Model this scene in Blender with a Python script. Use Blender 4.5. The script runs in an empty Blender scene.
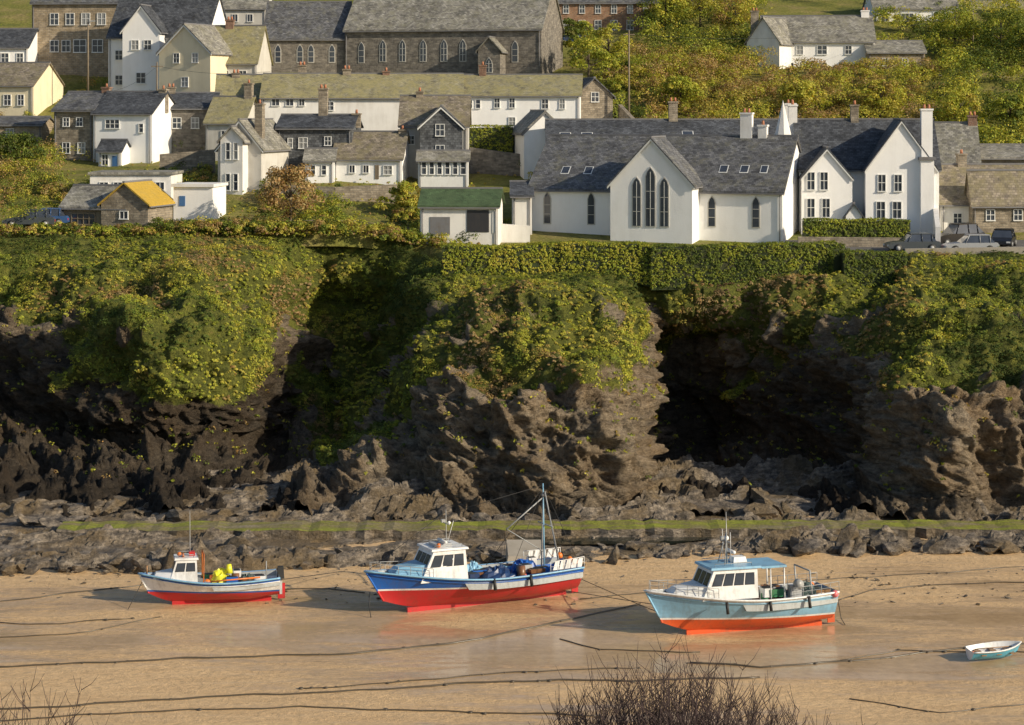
import bpy, math, random, bmesh
import numpy as np
from mathutils import Vector, Matrix
random.seed(7); RS=np.random.RandomState(11)
F=2000.0; HC=25.0; HR=110.0
def WX(px,d): return (px-512.0)*d/F
def WZ(row,d): return HC-(row-HR)*d/F
SUN_EL=math.radians(24.5); SUN_A=math.radians(27)

# ---------------------------------------------------------------- noise
def _h(ix,iy,iz,seed):
    n=(ix.astype(np.int64)*374761393+iy.astype(np.int64)*668265263+iz.astype(np.int64)*2147483647+seed*1274126177)&0xffffffff
    n=((n^(n>>13))*1274126177)&0xffffffff
    n=(n^(n>>16))&0xffffffff
    return n/4294967295.0
def vn(x,y,z,seed=0):
    x=np.asarray(x,float);y=np.asarray(y,float)+0*x;z=np.asarray(z,float)+0*x
    ix=np.floor(x);iy=np.floor(y);iz=np.floor(z)
    fx=x-ix;fy=y-iy;fz=z-iz
    ux=fx*fx*(3-2*fx);uy=fy*fy*(3-2*fy);uz=fz*fz*(3-2*fz)
    r=0
    for a in (0,1):
        for b in (0,1):
            for c in (0,1):
                w=(ux if a else 1-ux)*(uy if b else 1-uy)*(uz if c else 1-uz)
                r=r+w*_h(ix+a,iy+b,iz+c,seed)
    return r
def fbm(x,y,z,o=4,seed=0,g=0.5):
    s=0;a=1;t=0
    for i in range(o):
        s=s+a*vn(x,y,z,seed+i*17);t+=a;a*=g
        x=np.asarray(x)*2.03+3.1;y=np.asarray(y)*2.03+1.7;z=np.asarray(z)*2.03+5.3
    return s/t
def rdg(x,y,z,o=4,seed=0,g=0.5):
    s=0;a=1;t=0
    for i in range(o):
        s=s+a*(1-np.abs(2*vn(x,y,z,seed+i*13)-1));t+=a;a*=g
        x=np.asarray(x)*2.1+3.1;y=np.asarray(y)*2.1+1.7;z=np.asarray(z)*2.1+5.3
    return s/t
def sst(a,b,x):
    t=np.clip((x-a)/(b-a),0,1);return t*t*(3-2*t)

# ---------------------------------------------------------------- materials
class NT:
    def __init__(s,name):
        s.m=bpy.data.materials.new(name);s.m.use_nodes=True;s.t=s.m.node_tree;s.n=s.t.nodes
        s.b=s.n['Principled BSDF']
    def node(s,typ,ins=None,**kw):
        n=s.n.new(typ)
        for k,v in kw.items(): setattr(n,k,v)
        if ins:
            for k,v in ins.items(): s.set(n.inputs[k],v)
        return n
    def set(s,inp,v):
        if isinstance(v,bpy.types.NodeSocket): s.t.links.new(v,inp)
        elif isinstance(v,(tuple,list)) and len(v)==3 and inp.type=='RGBA': inp.default_value=(*v,1)
        else: inp.default_value=v
    def noise(s,vec,scale,detail=4,rough=.55):
        return s.node('ShaderNodeTexNoise',{'Vector':vec,'Scale':scale,'Detail':detail,'Roughness':rough}).outputs['Fac']
    def ramp(s,fac,stops):
        n=s.node('ShaderNodeValToRGB',{'Fac':fac});e=n.color_ramp.elements
        while len(e)<len(stops): e.new(.5)
        for i,(p,c) in enumerate(stops):
            e[i].position=p;e[i].color=(*c,1) if not isinstance(c,(int,float)) else (c,c,c,1)
        return n.outputs['Color']
    def mix(s,f,a,b,mode='MIX'):
        n=s.node('ShaderNodeMix',data_type='RGBA',blend_type=mode)
        s.set(n.inputs[0],f);s.set(n.inputs[6],a);s.set(n.inputs[7],b);return n.outputs[2]
    def math(s,op,a,b=0.5):
        n=s.node('ShaderNodeMath',operation=op);s.set(n.inputs[0],a);s.set(n.inputs[1],b);return n.outputs[0]
    def mapping(s,vec,scale=(1,1,1),rot=(0,0,0)):
        return s.node('ShaderNodeMapping',{'Vector':vec,'Scale':scale,'Rotation':rot}).outputs[0]
    def pos(s): return s.node('ShaderNodeNewGeometry').outputs['Position']
    def uv(s): return s.node('ShaderNodeUVMap').outputs[0]
    def bump(s,h,strength=.5,dist=.05):
        o=s.node('ShaderNodeBump',{'Height':h,'Strength':strength,'Distance':dist}).outputs[0];s.set(s.b.inputs['Normal'],o);return o
    def out(s,col=None,rough=None,spec=None):
        if col is not None: s.set(s.b.inputs['Base Color'],col)
        if rough is not None: s.set(s.b.inputs['Roughness'],rough)
        if spec is not None: s.set(s.b.inputs['Specular IOR Level'],spec)
        return s.m

def m_paint(name,c,rough=.4,wear=.25,dirt=(.12,.09,.06),sc=1.5):
    n=NT(name);p=n.pos()
    a=n.noise(p,sc,6,.65);b=n.noise(n.mapping(p,(6,6,1.2)),1.3,4)
    f=n.math('MULTIPLY',n.ramp(n.math('MULTIPLY',a,n.math('ADD',b,.45)),[(.42,0),(.75,1)]),wear*1.6)
    col=n.mix(f,c,dirt)
    n.bump(a,.15,.02)
    return n.out(col,rough)
def m_render(name,c,stain=.35):
    n=NT(name);p=n.pos()
    a=n.noise(p,.6,6,.6);b=n.noise(n.mapping(p,(1.5,1.5,.25)),1.0,5,.6)
    f=n.ramp(n.math('MULTIPLY',a,b),[(.2,0),(.42,1)])
    col=n.mix(n.math('MULTIPLY',f,stain),c,(c[0]*.55,c[1]*.52,c[2]*.47))
    n.bump(n.noise(p,9,5,.7),.35,.03)
    return n.out(col,.85,.2)
def m_stone(name,c1,c2,mortar=(.22,.2,.17),bw=.5,rh=.2):
    n=NT(name);u=n.uv();p=n.pos()
    w=n.node('ShaderNodeVectorMath',{0:u},operation='ADD')
    nz=n.node('ShaderNodeTexNoise',{'Vector':p,'Scale':2.5,'Detail':2})
    sc=n.node('ShaderNodeVectorMath',{0:nz.outputs['Color']},operation='SCALE');sc.inputs['Scale'].default_value=.12
    n.t.links.new(sc.outputs[0],w.inputs[1])
    br=n.node('ShaderNodeTexBrick',{'Vector':w.outputs[0],'Color1':c1,'Color2':c2,'Mortar':mortar,'Scale':1.0,'Mortar Size':.018,'Brick Width':bw,'Row Height':rh,'Bias':-.1})
    col=n.mix(.75,br.outputs['Color'],n.ramp(n.noise(p,1.7,6,.65),[(.3,.45),(.7,1.25)]),'MULTIPLY')
    n.bump(n.math('SUBTRACT',n.noise(p,6,4),br.outputs['Fac']),.6,.05)
    return n.out(col,.9,.2)
def m_slate(name,c,lichen=.3,lc=(.30,.25,.07),bw=.3,rh=.22):
    n=NT(name);u=n.uv();p=n.pos()
    d=(c[0]*.6,c[1]*.6,c[2]*.6);l=(c[0]*1.5,c[1]*1.5,c[2]*1.45)
    br=n.node('ShaderNodeTexBrick',{'Vector':u,'Color1':d,'Color2':l,'Mortar':(c[0]*.35,c[1]*.35,c[2]*.35),'Scale':1.0,'Mortar Size':.012,'Brick Width':bw,'Row Height':rh,'Bias':0.0})
    col=n.mix(.8,br.outputs['Color'],n.ramp(n.noise(p,.7,6,.7),[(.3,.4),(.7,1.65)]),'MULTIPLY')
    lf=n.ramp(n.noise(p,1.1,8,.75),[(.62-lichen*.5,0),(.8-lichen*.4,1)])
    lf=n.math('MULTIPLY',lf,min(1,.35+lichen))
    lcol=n.mix(n.noise(p,5,3),lc,(lc[0]*.5,lc[1]*.6,lc[2]*.7))
    col=n.mix(lf,col,lcol)
    n.bump(n.math('SUBTRACT',n.noise(p,5,4),br.outputs['Fac']),.6,.04)
    return n.out(col,.72,.35)
def m_glass(name,c=(.025,.03,.04),rough=.08):
    n=NT(name);p=n.pos()
    return n.out(n.mix(n.noise(p,1.3,2),c,(c[0]*3,c[1]*3,c[2]*3)),rough,.6)
def m_leaf(name):
    n=NT(name);at=n.node('ShaderNodeVertexColor',layer_name='col').outputs['Color']
    n.out(at,.7,.2)
    tr=n.node('ShaderNodeBsdfTranslucent',{'Color':n.mix(1.0,at,(1.3,1.2,.5),'MULTIPLY')})
    mx=n.node('ShaderNodeMixShader',{0:.3});n.t.links.new(n.b.outputs[0],mx.inputs[1]);n.t.links.new(tr.outputs[0],mx.inputs[2])
    n.t.links.new(mx.outputs[0],n.n['Material Output'].inputs[0]);return n.m

M={}
M['white']=m_render('whitewash_render',(.87,.86,.85),.2)
M['white2']=m_render('old_white_render',(.78,.76,.73),.45)
M['cream']=m_render('cream_render',(.76,.67,.48),.3)
M['greyr']=m_render('grey_render',(.55,.53,.49),.5)
M['conc']=m_render('weathered_concrete',(.38,.34,.28),.6)
M['stone']=m_stone('stone_wall',(.24,.20,.15),(.40,.34,.26))
M['stoned']=m_stone('dark_stone_wall',(.16,.145,.13),(.29,.26,.22))
M['stonet']=m_stone('tan_stone_wall',(.36,.28,.18),(.48,.39,.28))
M['brick']=m_stone('red_stone_wall',(.32,.17,.10),(.38,.24,.15),bw=.4,rh=.15)
M['slate']=m_slate('slate_roof',(.105,.107,.117),.25,(.28,.25,.16))
M['slated']=m_slate('dark_slate_roof',(.065,.07,.082),.12,(.2,.18,.12))
M['slatel']=m_slate('lichen_slate_roof',(.21,.195,.15),.55,(.42,.35,.15))
M['slatem']=m_slate('mossy_slate_roof',(.20,.17,.14),.42,(.32,.26,.13))
M['slateg']=m_slate('pale_slate_roof',(.22,.21,.19),.32,(.34,.30,.19))
M['slatehang']=m_slate('slate_hung_wall',(.085,.09,.10),.0)
M['orange']=m_slate('orange_lichen_roof',(.40,.30,.10),.8,(.62,.38,.05))
M['greenroof']=m_slate('green_felt_roof',(.06,.10,.045),.5,(.10,.14,.06))
M['frame']=m_paint('window_frame_paint',(.75,.75,.73),.5,.1)
M['dframe']=m_paint('dark_frame_paint',(.03,.03,.035),.5,.1)
M['blue']=m_paint('blue_door_paint',(.06,.16,.36),.5,.1)
M['glass']=m_glass('window_glass')
M['glass2']=m_glass('window_glass_curtained',(.13,.13,.13),.12)
M['pot']=m_paint('terracotta_pot',(.42,.17,.09),.8,.3)
M['brickch']=m_stone('chimney_brick',(.28,.13,.08),(.36,.2,.13),bw=.25,rh=.09)
M['lead']=m_paint('lead_flashing',(.17,.17,.18),.6,.3)
M['black']=m_paint('black_rubber',(.02,.02,.02),.6,.1)
M['timber']=m_paint('weathered_timber',(.21,.17,.12),.8,.5)
M['steel']=m_paint('galvanised_steel',(.35,.36,.36),.4,.3)
M['leaf']=m_leaf('foliage_leaves')
M['bark']=m_paint('tree_bark',(.09,.07,.05),.9,.4)
M['hcore']=m_paint('hedge_interior',(.03,.045,.012),.95,.3)

def m_rock(name):
    n=NT(name);p=n.pos()
    st=n.mapping(p,(.6,.6,1.9),(0.0,.5,0.1))
    a=n.noise(st,1.0,9,.74);b=n.noise(p,.35,5,.6);c=n.noise(p,3.2,8,.78)
    col=n.ramp(a,[(.28,(.05,.042,.036)),(.42,(.19,.155,.115)),(.54,(.38,.305,.215)),(.70,(.55,.45,.33))])
    col=n.mix(n.ramp(b,[(.4,0),(.65,.5)]),col,(.34,.22,.11))
    col=n.mix(.8,col,n.ramp(c,[(.32,.35),(.68,1.45)]),'MULTIPLY')
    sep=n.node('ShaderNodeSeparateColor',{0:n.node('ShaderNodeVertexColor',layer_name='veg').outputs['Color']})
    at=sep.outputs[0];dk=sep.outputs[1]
    col=n.mix(dk,col,n.mix(1.0,col,(.17,.165,.17),'MULTIPLY'))  # tints rock down for painted cliff shade and dark slate
    d=n.noise(p,6.0,6,.8)
    g=n.ramp(n.math('ADD',n.math('MULTIPLY',n.noise(p,.9,9,.75),.6),n.math('MULTIPLY',d,.4)),[(.34,(.03,.04,.01)),(.46,(.11,.125,.025)),(.56,(.23,.235,.04)),(.66,(.30,.22,.08))])
    f=n.ramp(n.math('ADD',n.math('MULTIPLY',at,1.0),n.math('MULTIPLY',n.math('SUBTRACT',c,.5),1.6)),[(.42,0),(.58,1)])
    col=n.mix(f,col,g)
    v=n.node('ShaderNodeTexVoronoi',{'Vector':n.mapping(p,(1.0,1.0,2.0),(0.2,.45,0)),'Scale':1.1},feature='DISTANCE_TO_EDGE').outputs[0]
    h=n.math('ADD',n.math('ADD',n.math('MULTIPLY',a,1.8),n.math('MULTIPLY',c,1.5)),n.math('MULTIPLY',n.ramp(v,[(0,0),(.10,1)]),.15))
    n.bump(h,1.0,.35)
    return n.out(col,.88,.25)
M['rock']=m_rock('cliff_rock')
def m_shore():
    n=NT('shore_rock');p=n.pos()
    st=n.mapping(p,(.9,.5,2.5),(0.3,.2,0.5))
    a=n.noise(st,1.6,8,.7);c=n.noise(p,5,6,.7);b=n.noise(p,.3,4,.6)
    col=n.ramp(a,[(.3,(.03,.026,.023)),(.45,(.12,.10,.08)),(.58,(.29,.24,.185)),(.76,(.50,.42,.33))])
    col=n.mix(n.ramp(b,[(.46,0),(.6,.75)]),col,(.16,.11,.05))
    col=n.mix(.7,col,n.ramp(c,[(.3,.35),(.7,1.5)]),'MULTIPLY')
    n.bump(n.math('ADD',n.math('MULTIPLY',a,1.5),c),1.0,.2)
    return n.out(col,.6,.45)
M['shore']=m_shore()
def m_ground():
    n=NT('hillside_grass');p=n.pos()
    a=n.noise(p,.25,6,.7);c=n.noise(p,3,6,.7)
    col=n.ramp(a,[(.3,(.08,.10,.025)),(.5,(.19,.185,.04)),(.7,(.28,.22,.09))])
    col=n.mix(.7,col,n.ramp(c,[(.3,.4),(.7,1.5)]),'MULTIPLY')
    n.bump(c,.8,.2);return n.out(col,.9,.2)
M['ground']=m_ground()
def m_sand():
    n=NT('wet_beach_sand');p=n.pos()
    a=n.noise(n.mapping(p,(.05,.15,1),(0,0,.12)),1.0,6,.6)
    b=n.noise(n.mapping(p,(.20,1.2,1),(0,0,-.06)),1.0,8,.7)
    c=n.noise(p,2.2,8,.78)
    s=n.node('ShaderNodeSeparateXYZ',{0:p}).outputs[1]
    b1=n.node('ShaderNodeMapRange',{'Value':s,'From Min':84.,'From Max':94.,'To Min':-.03,'To Max':.075}).outputs[0]
    b2=n.node('ShaderNodeMapRange',{'Value':s,'From Min':100.,'From Max':106.,'To Min':0.,'To Max':-.12}).outputs[0]
    wet=n.ramp(n.math('ADD',n.math('ADD',n.math('MULTIPLY',a,.62),n.math('MULTIPLY',b,.38)),n.math('ADD',b1,b2)),[(.485,0),(.56,1)])
    dry=n.ramp(b,[(.3,(.62,.405,.20)),(.7,(.78,.54,.29))])
    wc=n.ramp(b,[(.3,(.42,.28,.15)),(.7,(.57,.395,.23))])
    col=n.mix(wet,dry,wc)
    col=n.mix(.6,col,n.ramp(c,[(.3,.55),(.7,1.25)]),'MULTIPLY')
    sp=n.ramp(n.noise(n.mapping(p,(.5,1.6,1)),1.1,10,.8),[(.58,0),(.70,.75)])
    col=n.mix(sp,col,(.17,.115,.06))
    rg=n.node('ShaderNodeMapRange',{'Value':wet,'From Min':0.,'From Max':1.,'To Min':.65,'To Max':.15}).outputs[0]
    bs=n.node('ShaderNodeMapRange',{'Value':wet,'From Min':0.,'From Max':1.,'To Min':1.,'To Max':.05}).outputs[0]
    w=n.noise(n.mapping(p,(1.5,5,1),(0,0,.15)),1.5,4,.6)
    n.bump(n.math('ADD',c,w),bs,.10)
    return n.out(col,rg,.6)
M['sand']=m_sand()
def m_cause():
    n=NT('algae_concrete');p=n.pos()
    a=n.noise(n.mapping(p,(.25,.9,1)),1.0,8,.75);c=n.noise(p,5,5,.7)
    col=n.ramp(a,[(.36,(.26,.22,.15)),(.47,(.20,.17,.07)),(.54,(.22,.23,.035)),(.7,(.30,.34,.04))])
    col=n.mix(.7,col,n.ramp(c,[(.3,.4),(.7,1.5)]),'MULTIPLY')
    n.bump(c,.7,.08);return n.out(col,.7,.3)
M['cause']=m_cause()
def m_asph():
    n=NT('asphalt_road');p=n.pos()
    return n.out(n.ramp(n.noise(p,.8,6,.7),[(.3,(.08,.077,.072)),(.7,(.15,.14,.13))]),.85)
M['asphalt']=m_asph()
n=NT('tide_pool_water');n.bump(n.noise(n.pos(),3,3),.1,.02);M['water']=n.out((.02,.025,.02),.06,.5)
PAL={'red':(.52,.025,.03),'bluehull':(.015,.12,.46),'whitep':(.82,.82,.81),'ltblue':(.24,.47,.66),'orangered':(.68,.10,.025),
 'deck':(.24,.26,.27),'ltdeck':(.45,.48,.49),'yellow':(.80,.78,.04),'orangep':(.78,.20,.03),'navy':(.02,.05,.14),'green':(.04,.22,.10),
 'net':(.05,.08,.075),'rope':(.075,.06,.04),'wood':(.30,.17,.08),'dinghyblue':(.10,.42,.60),'grey':(.45,.46,.47),'rust':(.2,.09,.04),'pink':(.75,.18,.2)}
for k,v in PAL.items(): M[k]=m_paint(k+'_boat_paint',v,.36,.26 if k in('red','orangered','bluehull','ltblue','whitep') else .3)

# ---------------------------------------------------------------- mesh builder
class MB:
    def __init__(s): s.v=[];s.f=[];s.m=[];s.sm=[];s.ml=[]
    def mi(s,k):
        if k not in s.ml: s.ml.append(k)
        return s.ml.index(k)
    def poly(s,pts,mat,smooth=False):
        b=len(s.v);s.v+= [tuple(p) for p in pts];s.f.append(tuple(range(b,b+len(pts))));s.m.append(s.mi(mat));s.sm.append(smooth)
    def mesh(s,vs,fs,mat,smooth=False):
        b=len(s.v);s.v+=[tuple(p) for p in vs];k=s.mi(mat)
        for f in fs: s.f.append(tuple(i+b for i in f));s.m.append(k);s.sm.append(smooth)
    def box(s,x0,x1,y0,y1,z0,z1,mat,top=1.0):
        cx,cy=(x0+x1)/2,(y0+y1)/2
        T=lambda x,c:c+(x-c)*top
        vs=[(x0,y0,z0),(x1,y0,z0),(x1,y1,z0),(x0,y1,z0),(T(x0,cx),T(y0,cy),z1),(T(x1,cx),T(y0,cy),z1),(T(x1,cx),T(y1,cy),z1),(T(x0,cx),T(y1,cy),z1)]
        s.mesh(vs,[(0,3,2,1),(4,5,6,7),(0,1,5,4),(1,2,6,5),(2,3,7,6),(3,0,4,7)],mat)
    def extr(s,prof,axis,a,b,mat,capmat=None):
        P=(lambda p,t:(t,p[0],p[1])) if axis=='x' else (lambda p,t:(p[0],t,p[1]))
        n=len(prof);A=[P(p,a) for p in prof];B=[P(p,b) for p in prof]
        s.mesh(A+B,[(i,(i+1)%n,(i+1)%n+n,i+n) for i in range(n)],mat)
        s.poly(A[::-1],capmat or mat);s.poly(B,capmat or mat)
    def tube(s,pts,r,mat,n=6,r2=None):
        pts=[Vector(p) for p in pts];L=len(pts);vs=[]
        for i,p in enumerate(pts):
            d=(pts[min(i+1,L-1)]-pts[max(i-1,0)]).normalized()
            a=d.orthogonal().normalized() if abs(d.z)>.95 else d.cross(Vector((0,0,1))).normalized()
            b=d.cross(a);rr=r if r2 is None else r+(r2-r)*i/(L-1)
            for k in range(n):
                t=2*math.pi*k/n;vs.append(p+a*math.cos(t)*rr+b*math.sin(t)*rr)
        fs=[(i*n+k,i*n+(k+1)%n,(i+1)*n+(k+1)%n,(i+1)*n+k) for i in range(L-1) for k in range(n)]
        fs+=[tuple(range(n))[::-1],tuple((L-1)*n+k for k in range(n))]
        s.mesh(vs,fs,mat,True)
    def ball(s,c,r,mat,sz=1,nu=10,nv=7):
        vs=[];fs=[]
        for j in range(nv+1):
            ph=math.pi*j/nv
            for i in range(nu):
                t=2*math.pi*i/nu;vs.append((c[0]+r*math.sin(ph)*math.cos(t),c[1]+r*math.sin(ph)*math.sin(t),c[2]+r*sz*math.cos(ph)))
        for j in range(nv):
            for i in range(nu): fs.append((j*nu+i,(j+1)*nu+i,(j+1)*nu+(i+1)%nu,j*nu+(i+1)%nu))
        s.mesh(vs,fs,mat,True)
    def obj(s,name,parent=None,mat4=None):
        me=bpy.data.meshes.new(name);me.from_pydata(s.v,[],s.f)
        for k in s.ml: me.materials.append(M[k])
        me.polygons.foreach_set('material_index',s.m);me.polygons.foreach_set('use_smooth',s.sm)
        uvl=me.uv_layers.new(name='UVMap').data
        me.update()
        vv=me.vertices
        for p in me.polygons:
            nn=p.normal
            u=Vector((-nn.y,nn.x,0))
            if u.length<.05: u=Vector((1,0,0))
            u.normalize();w=nn.cross(u)
            for li in p.loop_indices:
                co=vv[me.loops[li].vertex_index].co
                uvl[li].uv=(co.dot(u),co.dot(w))
        o=bpy.data.objects.new(name,me);bpy.context.collection.objects.link(o)
        if parent is not None: o.parent=parent
        if mat4 is not None: o.matrix_basis=mat4
        return o
def empty(name,loc=(0,0,0),rz=0,rx=0,ry=0):
    e=bpy.data.objects.new(name,None);bpy.context.collection.objects.link(e)
    e.location=loc;e.rotation_euler=(rx,ry,rz);e.empty_display_size=.5;return e
def np_mesh(name,V,Fc,mats,smooth=True,attr=None,attrname='col'):
    me=bpy.data.meshes.new(name);V=np.asarray(V,np.float32);Fc=np.asarray(Fc,np.int32);k=Fc.shape[1]
    me.vertices.add(len(V));me.vertices.foreach_set('co',V.ravel())
    me.loops.add(Fc.size);me.loops.foreach_set('vertex_index',Fc.ravel())
    me.polygons.add(len(Fc));me.polygons.foreach_set('loop_start',np.arange(0,Fc.size,k,dtype=np.int32))
    me.polygons.foreach_set('use_smooth',np.full(len(Fc),smooth))
    for m in mats: me.materials.append(m)
    if attr is not None:
        a=me.color_attributes.new(name=attrname,type='FLOAT_COLOR',domain='POINT')
        c=np.ones((len(V),4),np.float32);c[:,:3]=attr;a.data.foreach_set('color',c.ravel())
    me.update(calc_edges=True);me.validate()
    o=bpy.data.objects.new(name,me);bpy.context.collection.objects.link(o);return o
def grid_faces(nr,nc):
    i=np.arange(nr-1)[:,None]*nc+np.arange(nc-1)[None,:]
    i=i.ravel();return np.stack([i,i+1,i+nc+1,i+nc],1)

def leaves(name,C,R,cnt,size,COL,flat=.8,jit=.3,up=.25,out=.55,NB=None):
    C=np.asarray(C,float);N=len(C);R=np.broadcast_to(np.asarray(R,float),(N,));COL=np.asarray(COL,float)
    idx=np.repeat(np.arange(N),cnt);K=len(idx)
    d=RS.normal(size=(K,3));d/=np.linalg.norm(d,axis=1)[:,None]+1e-9
    d[:,2]=np.where(d[:,2]<-.35,-d[:,2],d[:,2])
    rad=R[idx]*(.55+.5*RS.rand(K)**.7)
    P=C[idx]+d*rad[:,None]*np.array([1,1,flat])
    if NB is None: nrm=d+RS.normal(size=(K,3))*out+np.array([0,0,up])
    else: nrm=NB[idx]*.8+d*.65+RS.normal(size=(K,3))*out+np.array([0,0,up])
    nrm/=np.linalg.norm(nrm,axis=1)[:,None]
    r=RS.normal(size=(K,3));a=np.cross(nrm,r);a/=np.linalg.norm(a,axis=1)[:,None]+1e-9;b=np.cross(nrm,a)
    sz=(size*(.6+.8*RS.rand(K)))[:,None]
    V=np.stack([P-a*sz,P-b*sz*.6,P+a*sz,P+b*sz*.6],1).reshape(-1,3)
    shade=(.72+.56*RS.rand(K))
    col=COL[idx]*shade[:,None]*(1+jit*(RS.rand(K,3)-.5)*np.array([1,.5,.6]))
    Fc=np.arange(K*4).reshape(K,4)
    return np_mesh(name,V,Fc,[M['leaf']],False,np.repeat(np.clip(col,0,1),4,axis=0))
GP=np.array([(.055,.08,.018),(.15,.19,.035),(.34,.36,.045),(.48,.44,.07),(.31,.20,.08),(.44,.32,.15),(.13,.085,.05)])
def pal(w):
    x=np.clip(w,0,.999)*(len(GP)-1);i=x.astype(int);t=(x-i)[:,None];return GP[i]*(1-t)+GP[np.minimum(i+1,len(GP)-1)]*t

# ---------------------------------------------------------------- terrain height (upper)
GD=[140,150,158,165,172,180,190,200,212,225,235,250,270,320,400,1500]
GZ=[12.6,13.3,13.9,14.35,15.2,17.3,19.0,20.5,24.0,28.6,30.3,35,40,52,66,120]
def G(X,d):
    X=np.asarray(X,float);d=np.asarray(d,float)
    z=np.interp(d,GD,GZ)
    return z+1.1*(1-sst(-14,-4,X))*(1-sst(175,200,d))
def n1(X,Y): return fbm(X*.15,Y*.15,0*X,4,5)-.5
xs=np.concatenate([np.linspace(-900,-90,18),np.linspace(-88,88,150),np.linspace(90,900,18)])
s0=np.linspace(0,1,100)
y0=np.interp(xs,[-900,-12.5,-8.5,-5.5,-4.5,29,31,900],[158.4,159.5,160.5,158,151.6,151.6,153.4,153.4])
Ya=y0[None,:]+s0[:,None]*(290-y0[None,:]);Yb=np.linspace(300,1500,30)[:,None]+0*xs[None,:]
YY=np.vstack([y0[None,:]-.5,Ya,Yb]);XX=xs[None,:]+0*YY
ZZ=G(XX,YY)+n1(XX,YY)*1.2*sst(166,185,YY);ZZ[0]-=.9
np_mesh('hillside_terrain',np.stack([XX,YY,ZZ],-1).reshape(-1,3),grid_faces(*XX.shape),[M['ground']])

# ---------------------------------------------------------------- cliff
cols=[-900,-200,0,60,120,180,240,290,330,370,410,450,500,550,600,630,655,690,730,780,830,870,910,960,1030,1230,1900]
rows=[262,300,345,390,430,470,505,535]
D={-900:[158,150,144,140,137,132,126.5,122],-200:[158,150,144,140,137,132,126.5,122],0:[158,152,147,144,141,135,127,122],60:[158,149.5,142.5,140.5,139.5,134.5,127,122],
120:[158,147,137.5,137,137.5,134,126.8,122],180:[158,146,136.5,136,137,133.5,126.5,121.5],240:[158,148,140,139,139,134,126.3,121.5],
290:[159,156,154,152,149,139,126.3,121.5],330:[160,160,160,156,149,133,125.5,121.5],370:[160,159,156,148,137.5,128,124.8,121.5],
410:[158,154,147,136.5,130,126.5,124.5,121.5],450:[152,144.5,135.5,129.8,127.3,125.5,124,121.5],500:[152,140,131,127.2,125.5,124.6,123.5,121.5],
550:[152,138.5,129.6,126,124.6,123.8,123,121.5],600:[152,139.5,130.8,127,125,124.2,123.3,121.5],630:[152,145,137,131,127.5,125.8,124.3,121.5],
655:[152,150,154,155,152,143,127.5,122],690:[152,150,154,155,153,145,128.5,122],730:[152,149,150,151,149,142,128,122],
780:[152,147.5,146.5,146,144.5,139,127.5,122],830:[152,146.5,143,141.5,139.5,135.5,126.5,122],870:[152,144,137,134.5,133,130.5,125.5,121.5],
910:[154,141.5,131.5,127,125,124.3,123.3,121.5],960:[154,140,130,126,124,123.4,122.8,121],1030:[154,141,132,127.5,125,124,123.2,121],
1230:[154,141,133,129,126,125,124,121],1900:[154,141,133,129,126,125,124,121]}
DM=np.array([D[c] for c in cols],float)
def herm(xc,Yc,x):
    xc=np.asarray(xc,float);m=np.zeros_like(Yc);dx=np.diff(xc)[:,None];dl=np.diff(Yc,axis=0)/dx
    for i in range(1,len(xc)-1):
        a,b=dl[i-1],dl[i];m[i]=np.where(a*b>0,2*a*b/(a+b+1e-12),0)
    m[0]=dl[0];m[-1]=dl[-1]
    i=np.clip(np.searchsorted(xc,x)-1,0,len(xc)-2);h=(xc[i+1]-xc[i]);t=((x-xc[i])/h)[:,None];h=h[:,None]
    return (2*t**3-3*t**2+1)*Yc[i]+(t**3-2*t**2+t)*h*m[i]+(-2*t**3+3*t**2)*Yc[i+1]+(t**3-t**2)*h*m[i+1]
px=np.concatenate([np.linspace(-900,-210,50),np.arange(-200,1232,2.0),np.linspace(1240,1900,50)])
rw=np.concatenate([np.linspace(262,345,66)[:-1],np.linspace(345,535,135)])
A=herm(cols,DM,px);Dg=herm(rows,A.T,rw)
rim=np.interp(px,[-900,0,60,150,250,300,340,390,425,445,895,910,1900],[236,236,237,235,236,236,238,242,256,267,267,253,253])+(fbm(px*.03,0*px,0*px,3,4)-.5)*9*((px<430)|(px>920))
t=np.clip((rw[:,None]-262)/(345-262),0,1)
RR=np.where(rw[:,None]<345,rim[None,:]+(345-rim[None,:])*t,rw[:,None]+0*px[None,:])
X=(px[None,:]-512)*Dg/F;Y=Dg.copy();Z=HC-(RR-HR)*Dg/F
def normals(X,Y,Z):
    P=np.stack([X,Y,Z],-1);du=np.gradient(P,axis=1);dv=np.gradient(P,axis=0)
    n=np.cross(du,-dv);L=np.linalg.norm(n,axis=-1,keepdims=True);return n/(L+1e-9),L[...,0]
Nn,_=normals(X,Y,Z)
Nn=Nn*np.where(Nn[...,1:2]>0,-1,1)
vl=np.interp(px,[-900,0,60,120,200,260,300,330,350,400,440,500,560,610,640,690,730,780,830,870,920,960,1024],[335,335,355,385,400,385,410,465,470,435,390,405,390,395,345,365,378,378,365,375,405,390,420])
nz=fbm(X*.22,Y*.22,Z*.22,4,31)-.5
veg=sst(-14,14,vl[None,:]+nz*150-RR)
hole=fbm(X*.3,Y*.3,Z*.3,3,131)
veg=veg*(1-sst(.575,.65,hole)*sst(285,340,RR)*.92)
tx=X*.35;tz=Z*1.3+X*.75+Y*.2
r1=rdg(X*.13,Y*.13,Z*.2+X*.05,4,3)-.6
r2=rdg(tx,Y*.35,tz,4,9)-.6
r3=fbm(X*1.2,Y*1.2,tz*.9,4,23,.6)-.5
rib=rdg(X*.36+Z*.12,Y*.12,Z*.08,3,77)-.6
blk=np.floor(fbm(X*.55+Z*.2,Y*.5,Z*.55-X*.3,2,88)*7)/7-.5
step=np.abs(((Z*.9+X*.38+fbm(X*.3,Y*.3,Z*.3,2,8)*2)%1.0)-.5)
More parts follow.
